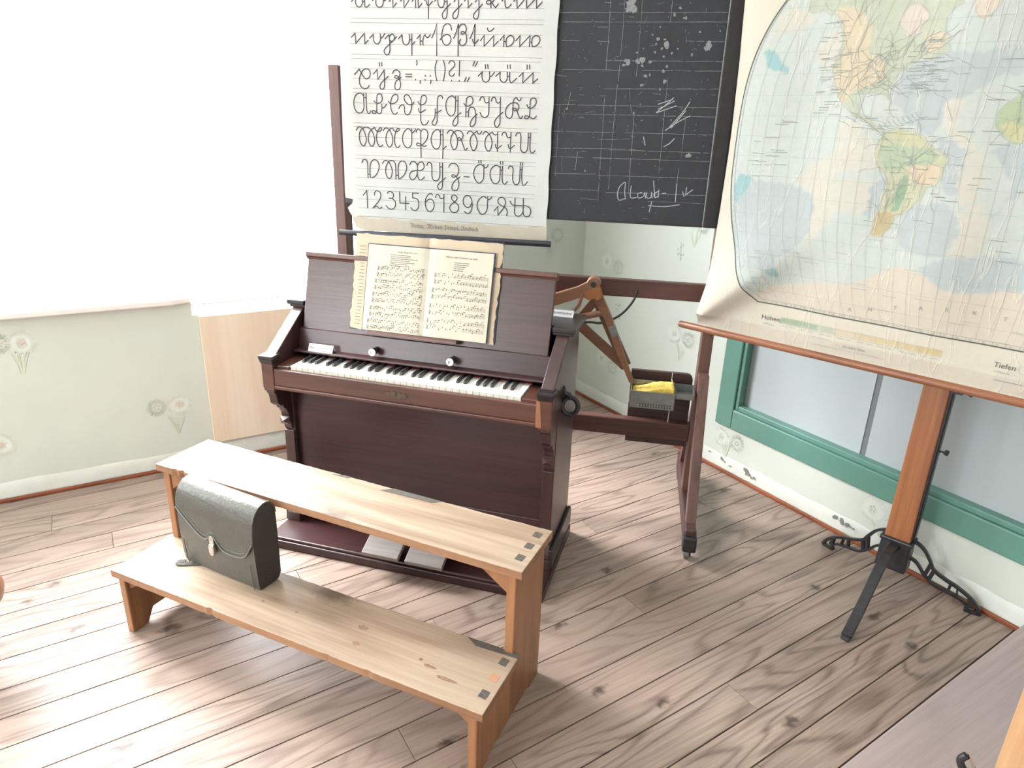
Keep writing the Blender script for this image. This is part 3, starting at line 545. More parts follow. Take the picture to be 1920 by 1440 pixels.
BOARD_LINES="-6305,19003 -699,19044;-6177,18722 -711,18760;-6200,18158 -5611,18154;-4972,18146 -4586,18146;-2050,18184 -682,18170;-4649,17562 -3546,17559;-3219,17564 -707,17583;-6147,17246 -4070,17266;-3408,17268 -772,17289;-6372,16121 -728,16151;-5948,15822 -2381,15847;-2381,15847 -743,15861;-6382,15228 -4122,15251;-3780,15257 -776,15284;-6352,14660 -3390,14722;-4304,14678 -726,14689;-6396,14367 -5213,14379;-4862,14381 -773,14407;-6245,13785 -4703,13827;-4642,13790 -754,13829;-6396,13227 -4602,13263;-4302,13208 -794,13261;-5234,12945 -4577,12937;-2760,12968 -815,12979;-4634,16663 -751,16733;-4632,19388 -4615,18165 -4625,17257;-4600,16377 -4586,14213 -4571,12850;-4164,19389 -4157,18269 -4177,16906;-4197,16802 -4226,14998 -4223,13326;-3587,19390 -3574,18423 -3582,17071;-3531,15930 -3518,14256 -3493,13018;-2610,19392 -2615,18723;-2511,17041 -2509,16011 -2488,13965;-6157,16127 -6172,15152 -6180,13696;-1773,15822 -1784,14487;-1830,14158 -1811,12986;-3770,16708 -3643,15927;-5980,14383 -5963,13876;-5431,14571 -5478,13925;-5790,16533 -5889,16000;-5005,18583 -4664,18576;-4816,19320 -4615,19311;-4734,15008 -3535,15059;-5478,15716 -5277,15733;-5258,15873 -5030,15900;-2979,16545 -2685,16526;-2819,16326 -2653,16320;-3071,19272 -2865,19320;-6366,17081 -5964,17036"
BOARD_CHALK="-2780,15951 -2526,16167 -2253,16433;-2735,16057 -2214,16330;-2779,15940 -2142,16177;-2752,16213 -2275,16381;-2287,15491 -1900,15975 -1695,16317;-2414,15380 -2029,15657 -1641,15867;-2228,15466 -1797,16030;-2412,14844 -2228,14958 -2079,15124;-3146,15142 -3064,14875;-2745,12814 -2165,12809 -1658,12903;-2642,12945 -2694,12598;-3661,13590 -3822,13430 -3887,13171 -3810,12957 -3611,13024;-3631,13580 -3630,13240 -3579,13002;-3418,13477 -3411,13079 -3207,13077;-3021,13268 -3160,13205 -3118,13065 -2950,13130 -2918,13273 -2875,13076;-2849,13276 -2831,13095 -2687,13102 -2676,13284 -2639,13088;-2450,13323 -2584,13232 -2531,13104 -2424,13183;-2647,13680 -2543,13109;-2427,13381 -2429,13126;-2300,13263 -2170,13280;-1827,13632 -1811,12986;-1597,13363 -1533,13197;-1473,13509 -1480,13228;-1471,13257 -1255,13435"
BOARD_SPOTS="-3947,19245,194 -3990,19125,138 -3886,19332,125 -2619,18030,138 -1287,17997,180 -3411,17581,111 -3573,17553,90 -3927,17522,125 -3422,17404,76 -2717,17691,69 -2963,18233,55 -3001,18084,41 -3159,17509,62 -2579,16913,83 -3379,16794,62 -2747,16689,48 -3255,17103,76 -3121,17131,48 -2669,17241,76 -2577,17393,62 -3029,17836,48 -2824,17938,55 -2156,18870,83 -2324,19179,69 -2509,18964,62 -1546,14605,111 -1819,17803,48 -2486,17794,55 -2288,17945,41 -3166,18378,41 -2748,18235,48 -2921,18599,34 -1606,18441,48 -5111,13923,48 -5901,16000,41 -3557,15903,48 -4028,17420,55 -3626,17828,48 -3421,17955,34 -1813,17754,34 -3361,16198,27 -2258,15729,34 -3254,15674,34 -986,18495,34"
MAP_BORDER = "252,1941 224,1897 197,1842 172,1774 153,1692 143,1612 139,1531 140,1460 144,1388 153,1327 169,1253 189,1192 186,1192 211,1135 235,1072 263,1022 289,990 314,969 525,968 759,969 1111,970"
MAP_POLYS = """ocean_dark1:181,1390 351,1378 434,1349 450,1293 441,1216 367,1139 224,1120 174,1266
ocean_dark2:641,1707 697,1752 770,1767 832,1760 909,1778 935,1703 886,1705 859,1678 816,1642 766,1566 748,1541 693,1575 630,1643
ocean_dark3:743,1343 835,1356 879,1284 868,1210 745,1214 713,1292
ocean_dark4:770,1547 847,1506 881,1435 830,1381 796,1449
ocean_dark5:911,1508 976,1534 1007,1405 965,1368 952,1277 954,1342 975,1417
ocean_dark6:610,1391 651,1420 654,1383 643,1307 617,1304
ocean_dark7:797,1164 864,1201 963,1221 1052,1218 1071,1138 978,1116 899,1107 846,1126
ocean_dark8:228,1197 417,1219 376,1158 346,1102 252,1088 215,1142
cream1:394,1438 482,1491 481,1556 519,1582 603,1507 620,1445 517,1428 499,1405 596,1411 614,1375 605,1308 529,1307 503,1264 445,1192 450,1293 439,1355 360,1396 404,1416
cream2:375,1796 415,1843 439,1827 441,1762 426,1728 375,1765
cream3:211,1836 280,1847 344,1873 328,1899 257,1910 220,1851
cream4:772,1638 816,1642 813,1577 859,1530 896,1484 909,1388 862,1359 846,1432 847,1506 779,1566
cream5:866,1344 923,1364 952,1277 930,1218 868,1210 879,1284
teal:206,1794 236,1792 259,1765 287,1742 290,1724 252,1733 220,1745
teal2:173,1402 221,1393 202,1343 175,1304 163,1358
teal3:335,1087 357,1100 375,1087 372,1070 348,1073
antarctic:314,969 292,994 358,1032 494,1068 622,1089 721,1152 783,1156 846,1126 899,1107 978,1116 1074,1127 1111,970
n_america:324,1934 324,1905 340,1896 366,1901 390,1889 412,1885 425,1872 439,1842 448,1812 443,1782 432,1753 433,1722 447,1691 462,1655 490,1624 515,1603 539,1588 567,1578 603,1553 616,1543 625,1548 606,1563 580,1578 570,1593 541,1603 532,1624 521,1639 526,1657 556,1662 576,1661 603,1654 616,1641 607,1668 619,1697 633,1721 654,1735 669,1753 698,1747 716,1749 735,1764 752,1768 737,1796 745,1802 727,1823 724,1855 733,1872 727,1898
na_tan:410,1898 440,1905 479,1892 517,1856 529,1822 532,1778 562,1757 586,1737 588,1703 561,1684 533,1674 503,1665 491,1644 477,1634 452,1676 437,1727 451,1767 453,1812 435,1852
hudson:620,1894 643,1895 671,1872 675,1854 660,1837 660,1818 649,1805 637,1815 609,1836 598,1855 605,1877
na_pink:675,1813 723,1819 737,1796 716,1769 687,1775
greenland:784,1893 790,1867 808,1844 833,1859 843,1888
s_america:625,1548 647,1561 677,1557 703,1553 734,1541 746,1527 769,1508 794,1499 812,1480 803,1460 800,1430 791,1409 770,1397 761,1371 746,1348 731,1326 705,1307 695,1285 680,1256 662,1242 644,1251 642,1285 647,1312 650,1351 653,1388 650,1425 632,1440 617,1460 606,1491 610,1522 617,1538
sa_yel:649,1554 688,1555 735,1536 720,1516 665,1524
sa_green:613,1507 656,1519 707,1510 765,1507 780,1478 760,1462 718,1460 695,1449 662,1442 621,1466
sa_pink:699,1454 756,1462 794,1459 792,1424 754,1401 720,1424
sa_dgreen:699,1433 715,1424 714,1382 712,1345 697,1323 686,1327 686,1375
sa_tan:647,1312 692,1322 695,1285 680,1256 662,1242 644,1251
africa:944,1664 929,1642 909,1624 902,1601 903,1578 917,1555 942,1537 974,1538
africa_y:912,1578 939,1583 967,1570 974,1538 942,1537"""

# ------------------------------------------------------------------ harmonium
HO = (-1.9302, -.8777, 0); HT = -.825
hm = thing('harmonium', 'dark mahogany harmonium with open lid, white and black keys, in the room corner', 'harmonium', HO, HT)
UL, UR = -.102, .946
def side(ui, uo, name):
    mb = MB(); f = lambda a, b, t: (t, a, b)
    mb.prism([(.085,.03), (.395,.03), (.395,.88), (.20,.88), (.012,.757), (-.008,.745), (-.008,.632), (.085,.625)], ui, uo, f)
    o = obj(name, mb, 'mahogz', hm, bevel=.003); return o
side(UL, UL+.044, 'side_panel'); side(UR-.044, UR, 'side_panel')
def post(u0, u1):
    mb = MB(); mb.box(u0, u1, -.022, .02, .632, .735)
    mb.hexa([(u0+.004,-.019,.62),(u1-.004,-.019,.62),(u1-.004,.03,.62),(u0+.004,.03,.62),(u0,-.022,.634),(u1,-.022,.634),(u1,.03,.634),(u0,.03,.634)])
    o = obj('cheek_post', mb, 'mahog_red', hm, bevel=.004)
    c = MB(); c.box(u0-.004, u1+.004, -.03, .022, .742, .754); c.hexa([(u0,-.022,.722),(u1,-.022,.722),(u1,.02,.722),(u0,.02,.722),(u0-.004,-.03,.742),(u1+.004,-.03,.742),(u1+.004,.02,.742),(u0-.004,.02,.742)])
    obj('cap', c, 'black', o, bevel=.002)
    return o
post(UL-.002, UL+.046); pr = post(UR-.046, UR+.002)
e = MB(); e.hexa([(UR-.05,-.0235,.632),(UR-.03,-.0235,.632),(UR-.03,-.02,.632),(UR-.05,-.02,.632),(UR-.05,-.0235,.722),(UR-.038,-.0235,.722),(UR-.038,-.02,.722),(UR-.05,-.02,.722)])
obj('worn_edge', e, 'edge', pr, label='bare orange wood edge')
def bracket(u0, u1):
    prof = [(.088,.628), (-.010,.628), (-.012,.612), (-.003,.603), (.002,.588), (.006,.565), (.02,.552), (.034,.548), (.040,.535), (.050,.528), (.062,.51), (.066,.492), (.060,.476), (.074,.462), (.078,.44), (.088,.43)]
    mb = MB(); mb.prism(prof, u0, u1, lambda a, b, t: (t, a, b))
    o = obj('bracket', mb, 'mahogz', hm, bevel=.003)
    d = MB(); m = (u0+u1)/2; h = .02
    d.add([(m-h,.06,.492),(m+h,.06,.492),(m+h,.06,.462),(m-h,.06,.462),(m,.044,.480)], [(0,1,4),(1,2,4),(2,3,4),(3,0,4),(3,2,1,0)])
    obj('stud', d, 'lid', o)
bracket(UL+.002, UL+.036); bracket(UR-.036, UR-.002)
def pilaster(u0, u1):
    mb = MB(); mb.box(u0, u1, .078, .1, .14, .43)
    o = obj('pilaster', mb, 'mahogz', hm, bevel=.003)
    q = MB(); q.box(u0-.006, u1+.006, .060, .1, .045, .085); q.box(u0-.003, u1+.003, .068, .1, .085, .105)
    q.hexa([(u0-.003,.068,.105),(u1+.003,.068,.105),(u1+.003,.1,.105),(u0-.003,.1,.105),(u0,.078,.14),(u1,.078,.14),(u1,.1,.14),(u0,.1,.14)])
    obj('pilaster_base', q, 'lid', o, bevel=.003)
    m = (u0+u1)/2; d = MB(); d.add([(m-.016,.078,.20),(m+.016,.078,.20),(m+.016,.078,.165),(m-.016,.078,.165),(m,.062,.183)], [(0,1,4),(1,2,4),(2,3,4),(3,0,4),(3,2,1,0)])
    obj('stud', d, 'lid', o)
pilaster(UL, UL+.042); pilaster(UR-.042, UR)
obj('front_panel', MB().box(UL+.04, UR-.04, .104, .12, .215, .64), 'mahog', hm, bevel=.002)
obj('knee_rail', MB().box(UL+.04, UR-.04, .100, .125, .185, .222), 'mahog', hm, bevel=.004)
obj('recess_back', MB().box(UL+.04, UR-.04, .27, .285, .045, .30), 'mahog', hm)
obj('back_panel', MB().box(UL+.044, UR-.044, .38, .395, .03, .885), 'mahog', hm)
mb = MB(); mb.box(UL-.016, UR+.016, -.066, .412, .0, .034); mb.box(UL-.01, UR+.01, -.06, .405, .034, .046)
obj('base_shelf', mb, 'mahog', hm, bevel=.004)
for s_ in (0, 1):
    a, b_ = ((UL-.014, UL) , (UR, UR+.014))[s_]
    mb = MB(); mb.prism([(.06,.046), (.41,.046), (.41,.115), (.40,.125), (.065,.125)], a, b_, lambda p, q, t: (t, p, q))
    obj('plinth_side', mb, 'black', hm, bevel=.004)
def pedal(u0, u1):
    mb = MB(); f = lambda u, v, w: (u, v, w)
    mb.hexa([(u0,-.104,.074),(u1,-.104,.074),(u1,.14,.185),(u0,.14,.185),(u0,-.112,.092),(u1,-.112,.092),(u1,.132,.203),(u0,.132,.203)])
    o = obj('pedal', mb, 'pedal', hm, bevel=.003)
    k = MB(); k.box(u0+.03, u1-.03, -.05, -.01, .046, .098); obj('pedal_block', k, 'black', o)
pedal(.303, .443); pedal(.469, .610)
obj('key_bed', MB().box(UL+.046, UR-.046, -.004, .38, .636, .692), 'mahog', hm)
obj('key_slip', MB().box(UL+.046, UR-.046, -.020, -.003, .646, .707), 'mahog_red', hm, bevel=.003)
obj('slip_moulding', MB().box(UL+.046, UR-.046, -.024, .0, .632, .646), 'mahog_red', hm, bevel=.004)
pn = MB(); pn.prism([(.372,.676),(.380,.684),(.392,.680),(.398,.686),(.412,.684),(.426,.686),(.432,.680),(.444,.684),(.452,.676),(.444,.666),(.432,.670),(.426,.663),(.412,.665),(.398,.663),(.392,.670),(.380,.666)], -.0225, -.0195, lambda a, b, t: (a, t, b))
lk = obj('lock_plate', pn, 'brass', hm)
kh = MB(); kh.lathe([(.0035,0),(.0035,.001)], 12, 0, lambda x, y, z: (.412+x, -.0228-z, .678+y)); kh.box(.4105, .4135, -.0238, -.0228, .668, .678); obj('keyhole', kh, 'ebony', lk)
for a, b_ in ((UL+.046, -.003), (.843, UR-.046)):
    obj('key_block', MB().box(a, b_, -.002, .135, .69, .716), 'mahog_red', hm, bevel=.003)
obj('felt_strip', MB().box(-.003, .843, .128, .137, .69, .7225), 'felt', hm)
# 36 naturals and 25 sharps, F to F
W = .84/36
for i in range(36):
    a = i*W+.0005; b_ = (i+1)*W-.0005
    mb = MB(); mb.box(a, b_, .0, .13, .697, .7165, 1); mb.box(a, b_, -.002, .13, .7165, .7195, 0)
    obj('white_key', mb, ['ivory', 'ivory_front'], hm, bevel=.0007, seg=1)
for i in range(35):
    if i % 7 in (0, 1, 2, 4, 5):
        c = (i+1)*W + {0: -.002, 1: 0, 2: .002, 4: -.0015, 5: .0015}[i % 7]
        mb = MB(); w = .0053
        mb.hexa([(c-w,.046,.719),(c+w,.046,.719),(c+w,.13,.719),(c-w,.13,.719),(c-w+.0012,.051,.7312),(c+w-.0012,.051,.7312),(c+w-.001,.13,.7312),(c-w+.001,.13,.7312)])
        obj('black_key', mb, 'ebony', hm, bevel=.001)
obj('key_ledge', MB().box(UL+.046, UR-.046, .105, .16, .7335, .744), 'mahog', hm, bevel=.005)
nb = MB(); nb.hexa([(UL+.046,.142,.742),(UR-.046,.142,.742),(UR-.046,.165,.742),(UL+.046,.165,.742),(UL+.046,.160,.812),(UR-.046,.160,.812),(UR-.046,.18,.812),(UL+.046,.18,.812)])
obj('name_board', nb, 'mahog', hm, bevel=.002)
for u, ch in ((.262, 'F'), (.555, 'P')):
    k = MB(); k.lathe([(.0105,-.012),(.011,.012),(.0135,.03),(.0135,.036)], 20, 0, lambda x, y, z, u=u: (u+x, .146-z, .768+y+.0)); st = obj('stop_knob', k, 'ebony', hm, smooth=True)
    d = MB(); d.lathe([(.0135,0),(.0132,.003),(.011,.0045)], 24, 0, lambda x, y, z, u=u: (u+x, .110-z, .768+y))
    put_text(d, ch, .017, u-.0045, .762, lambda a, b_: (a, .1045, b_), 1)
    obj('knob_face', d, ['enamel', 'ebony'], st, label='white round stop face marked %s' % ch)
tb = MB(); tb.prism([(UL-.022,.19), (-.052,.19), (-.052,.222), (.889,.222), (.889,.19), (UR+.022,.19), (UR+.022,.418), (UL-.022,.418)], .888, .906, lambda a, b_, t: (a, b_, t)); tb.prism([(UL-.014,.196), (-.052,.196), (-.052,.222), (.889,.222), (.889,.196), (UR+.014,.196), (UR+.014,.41), (UL-.014,.41)], .878, .888, lambda a, b_, t: (a, b_, t))
obj('top_board', tb, 'black', hm, bevel=.004)
# lid standing open as a music desk: its own tilted plane (u along, s up the slope, n out of the face)
DV, DW = .07, .26; DL = math.hypot(DV, DW)
def desk(u, s_, n=0): return (u, .165 + s_*DV/DL - n*DW/DL, .80 + s_*DW/DL + n*DV/DL)
ld = MB(); ld.hexa([desk(-.047,.0,0),desk(.884,.0,0),desk(.884,.0,-.018),desk(-.047,.0,-.018),desk(-.047,.282,0),desk(.884,.282,0),desk(.884,.282,-.018),desk(-.047,.282,-.018)])
lid = obj('lid', ld, 'lid', hm, bevel=.003)
mo = MB(); f = lambda a, b_, t: desk(t, a, b_)
mo.prism([(.264,.0), (.270,.004), (.274,.011), (.287,.013), (.290,.009), (.290,-.02), (.264,-.02)], -.052, .889, f)
obj('lid_moulding', mo, 'mahog_red', lid, bevel=.0015)
lg = MB(); lg.prism([(.016,.0), (.030,.0), (.030,.032), (.022,.036), (.016,.036)], .226, .568, f); obj('book_ledge', lg, 'mahog_red', lid, bevel=.002)
# iron drop handle on the right side
hp = MB(); hp.lathe([(.022,0),(.022,.004),(.012,.008)], 18, 0, lambda x, y, z: (UR+z, .16+x*.8, .695+y*1.0))
hd = obj('side_handle', hp, 'iron', hm, smooth=True)
rg = MB(); pth = [(UR+.026+.027*math.cos(t), .16+.006*math.sin(t), .646+.029*math.sin(t)) for t in [2*math.pi*i/28 for i in range(29)]]
rg.tube(pth, .0085, 10, caps=False); rg.tube([(UR+.002,.16,.693),(UR+.022,.162,.684),(UR+.026,.163,.672)], .009, 10); obj('ring', rg, 'iron', hd, smooth=True)

def tent_card(name, label, x0, x1, vb, vf, w0, h, text=None, th=0):
    """folded card standing on the harmonium (local u, v, w)"""
    t = thing(name, label, 'sign', HO, HT)
    apex = (vf+vb)/2; mb = MB()
    F = lambda a, b_, k=0: (a, vf + (apex-vf)*b_/h - k, w0 + b_)
    mb.hexa([F(x0,0),F(x1,0),(x1,vf+.0012,w0),(x0,vf+.0012,w0),F(x0,h),F(x1,h),(x1,apex+.001,h+w0),(x0,apex+.001,h+w0)], 0)
    mb.hexa([(x0,vb-.0012,w0),(x1,vb-.0012,w0),(x1,vb,w0),(x0,vb,w0),(x0,apex-.001,h+w0),(x1,apex-.001,h+w0),(x1,apex+.001,h+w0),(x0,apex+.001,h+w0)], 0)
    if text: put_text(mb, text, .014, x0+.006, h*.36, lambda a, b_: F(a, b_, .0008), 1, width=(x1-x0)-.012)
    obj('card', mb, ['card', 'ink'], t)
    return t
tent_card('sign_card', 'small folded white card on the ledge above the leftmost keys', .004, .102, .137, .110, .744, .026, 'Bitte nicht berühren!')
tent_card('sign_card', 'small white card on the harmonium top behind the right end of the lid', .845, .928, .375, .345, .906, .022, 'Bitte nicht berühren!')

# ------------------------------------------------------------------ song books on the open lid
def book(name, label, u0, us, u1, s0, s1, n0, thick, rag, pagemat, parts):
    t = thing(name, label, 'book', HO, HT)
    cv = MB()
    for a, b_ in ((u0-.004, us), (us, u1+.004)):
        cv.hexa([desk(a,s0-.002,n0+.002),desk(b_,s0-.002,n0+.002),desk(b_,s0-.002,n0),desk(a,s0-.002,n0),desk(a,s1+.004,n0+.002),desk(b_,s1+.004,n0+.002),desk(b_,s1+.004,n0),desk(a,s1+.004,n0)])
    obj('cover', cv, 'cover', t)
    r = random.Random(len(name)+int(u0*100))
    for a, b_, side_ in ((u0, us, -1), (us, u1, 1)):
        nx, ny = 14, 22; mb = MB()
        def nn(x):  # page bows away from the gutter
            q = (x-us)/((u1-us) if side_ > 0 else (us-u0)); q = abs(q)
            return n0+.0025 + thick*(1-math.exp(-q*14))*(1-.55*q) 
        fn = lambda x, s_: desk(x, s_, nn(x)+.0006+LIFT[0])
        grid = []
        for j in range(ny+1):
            for i in range(nx+1):
                x = a+(b_-a)*i/nx; s_ = s0+(s1-s0)*j/ny
                if rag:
                    if (side_ < 0 and i == 0) or (side_ > 0 and i == nx): x += r.uniform(-rag, rag*.4)*side_*-1
                    if j in (0, ny): s_ += r.uniform(-rag, rag)*.4
                grid.append((x, s_))
        vs = [desk(x, s_, nn(x)) for x, s_ in grid] + [desk(x, s_, n0+.0022) for x, s_ in grid]
        n_ = (nx+1)*(ny+1); fs = []
        for j in range(ny):
            for i in range(nx):
                q = j*(nx+1)+i; fs.append((q, q+1, q+nx+2, q+nx+1)); fs.append((n_+q+nx+1, n_+q+nx+2, n_+q+1, n_+q))
        rim = [i for i in range(nx+1)] + [j*(nx+1)+nx for j in range(1, ny+1)] + [ny*(nx+1)+i for i in range(nx-1, -1, -1)] + [j*(nx+1) for j in range(ny-1, 0, -1)]
        for i in range(len(rim)): p, q = rim[i], rim[(i+1) % len(rim)]; fs.append((q, p, p+n_, q+n_))
        mb.add(vs, fs, 0)
        if parts: parts(mb, fn, side_)
        obj('left_pages' if side_ < 0 else 'right_pages', mb, [pagemat, 'note'], t, fix=False, smooth=True)
    return t
def staff(mb, fn, x0, x1, s_top, r, two=True, dense=1.0):
    gap = .0026
    for q in range(2):
        st = s_top - q*.0225
        for k in range(5): mb.ribbon([(x0, st-k*gap), (x1, st-k*gap)], .00045, fn, 1)
        mb.ribbon([(x0+.003, st+.002), (x0+.005, st-.004), (x0+.002, st-.009), (x0+.006, st-.012)], .0018, fn, 1)
        x = x0+.016
        while x < x1-.004:
            b_ = st - r.randint(0, 7)*gap*.6
            mb.disc(x, b_, .0017, fn, 1, 8); mb.ribbon([(x+.0014, b_), (x+.0014, b_+.0078)], .0006, fn, 1)
            if r.random() < .35*dense: mb.ribbon([(x+.0012, b_+.0075), (x+.0085, b_+.0072)], .0016, fn, 1)
            x += r.uniform(.006, .012)/dense
        for k in range(1, 5):
            xx = x0+(x1-x0)*k/4.5; mb.ribbon([(xx, st), (xx, st-4*gap)], .0004, fn, 1)
    mb.ribbon([(x0, s_top), (x0, s_top-.0225-4*gap)], .0006, fn, 1); mb.ribbon([(x1, s_top), (x1, s_top-.0225-4*gap)], .0006, fn, 1)
def dashes(mb, fn, x0, x1, s_, r, w=.0017):
    x = x0
    while x < x1:
        l = r.uniform(.004, .012); mb.ribbon([(x, s_), (min(x1, x+l), s_)], w, fn, 1); x += l+.0022
def songs(mb, fn, side_):
    r = random.Random(side_+5)
    if side_ < 0:
        put_text(mb, "Lang, lang ist's her.", .009, .318, .311, fn, 1, width=.075)
        for k in range(7): dashes(mb, fn, .292, .355+r.uniform(0, .05), .302-k*.0062, r)
        for k, st in enumerate((.258, .213, .167, .118, .071)): staff(mb, fn, .245-.006*k, .421, st, r, dense=1.25)
    else:
        put_text(mb, 'Winter ade! Scheiden tut weh.', .009, .497, .308, fn, 1, width=.116)
        for k in range(5): dashes(mb, fn, .53, .56+r.uniform(0, .03), .293-k*.0066, r)
        for k, st in enumerate((.252, .200, .146, .094)): staff(mb, fn, .462-.005*k, .655, st, r, dense=.8)
def big_marks(mb, fn, side_):
    r = random.Random(3)
    if side_ < 0:
        for k in range(24): dashes(mb, fn, .163+r.uniform(0, .01), .187, .05+k*.012, r)
book('song_book', 'larger open song book with ragged brown pages, behind the open music sheets on the lid', .149, .424, .690, .031, .370, .002, .010, .006, 'page_warm', big_marks)
book('song_book', 'smaller open song book with printed music, in front of the ragged one on the lid', .204, .434, .668, .0315, .333, .0165, .007, .0, 'page', songs)

# ------------------------------------------------------------------ stepped bench and satchel
BO, BT = (-1.4991, -1.8991, 0), -.9667
bn = thing('step_bench', 'worn pine bench with low front plank and higher rear plank, before the harmonium', 'bench', BO, BT)
def plank(name, x0, x1, y0, y1, z0, z1, holes, red=None, nicks=(), knots=()):
    n = 90; r = random.Random(7)
    mb = MB(); top = []; bot = []
    front = [(x0+(x1-x0)*i/n, y0+r.uniform(-.0006, .0006)) for i in range(n+1)]
    for nx, d in nicks:
        i = min(range(n+1), key=lambda q: abs(front[q][0]-nx)); front[i] = (front[i][0], front[i][1]+d)
    back = [(x1-(x1-x0)*i/n, y1+r.uniform(-.0012, .0012)) for i in range(n+1)]
    mb.prism(front+back, z0, z1, lambda a, b_, t: (a, b_, t), 0); mb.m = [0, 0] + [1]*(len(mb.f)-2)
    for kx, ky, ka, kb in knots:
        mb.poly([(kx+ka*math.cos(t)*(1+.1*math.sin(5*t)), ky+kb*math.sin(t)*(1+.12*math.cos(3*t))) for t in [2*math.pi*i/14 for i in range(14)]], lambda a, b_: (a, b_, z1+.0003), 2)
    o = obj(name, mb, ['pine', 'pine_edge', 'knot'], bn, bevel=.0018, fix=False)
    for i, (hx, hy) in enumerate(holes):
        t = MB(); t.prism([(hx-.011,hy-.012),(hx+.011,hy-.014),(hx+.012,hy+.012),(hx-.010,hy+.014)], z1-.006, z1+.0006, lambda a, b_, q: (a, b_, q))
        obj('tenon', t, 'tenon_red' if red == i else 'tenon', o)
    return o
up_ = plank('upper_plank', -1.268, 0, -.212, 0, .466, .490, [(-.031,-.038),(-.030,-.097),(-.030,-.156)], nicks=[(-1.19, .006), (-1.16, .009)])
for q in ([(-.545,-.028), (-.515,-.001), (-.345,-.001), (-.37,-.022)], [(-.735,-.012), (-.70,-.0005), (-.665,-.0005), (-.68,-.012)]):
    mb = MB(); mb.prism(q, .4895, .4908, lambda a, b_, t: (a, b_, t)); obj('dark_patch', mb, 'tenon', up_)
lo = plank('lower_plank', -1.264, 0, -.421, -.199, .202, .226, [(-.028,-.242),(-.027,-.302),(-.026,-.362)], red=1, nicks=[(-.86, .005), (-.45, .002), (-.33, .002)], knots=[(-.428,-.295,.016,.010), (-.631,-.325,.006,.004), (-.407,-.354,.012,.008), (-.749,-.33,.006,.004), (-.224,-.328,.006,.005), (-.13,-.36,.03,.006), (-.19,-.34,.02,.005)])
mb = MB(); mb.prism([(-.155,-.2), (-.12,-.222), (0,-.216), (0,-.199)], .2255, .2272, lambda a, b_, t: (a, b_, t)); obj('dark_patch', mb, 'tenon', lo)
def bench_side(u0, u1, arch):
    f = lambda a, b_, t: (t, a, b_)
    low = [(-.412,0), (-.357,0), (-.333,arch), (-.09,arch), (-.072,0), (-.006,0)]
    mb = MB(); mb.prism(low + [(-.006,.466), (-.206,.466), (-.206,.226), (-.206,.202), (-.412,.202)], u0, u1, f)
    return obj('side_panel', mb, 'pinez', bn, bevel=.003)
bench_side(-.044, -.018, .012); bench_side(-1.248, -1.222, .046)
for x, d in ((-.044, -1), (-1.222, 1)):
    mb = MB(); mb.prism([(x, .466), (x, .405), (x+d*.085, .466)], -.20, -.182, lambda a, b_, t: (a, t, b_)); obj('corner_brace', mb, 'pinez', bn, bevel=.002)
    mb = MB(); mb.prism([(x, .202), (x, .155), (x+d*.07, .202)], -.40, -.384, lambda a, b_, t: (a, t, b_)); obj('corner_brace', mb, 'pinez', bn, bevel=.002)

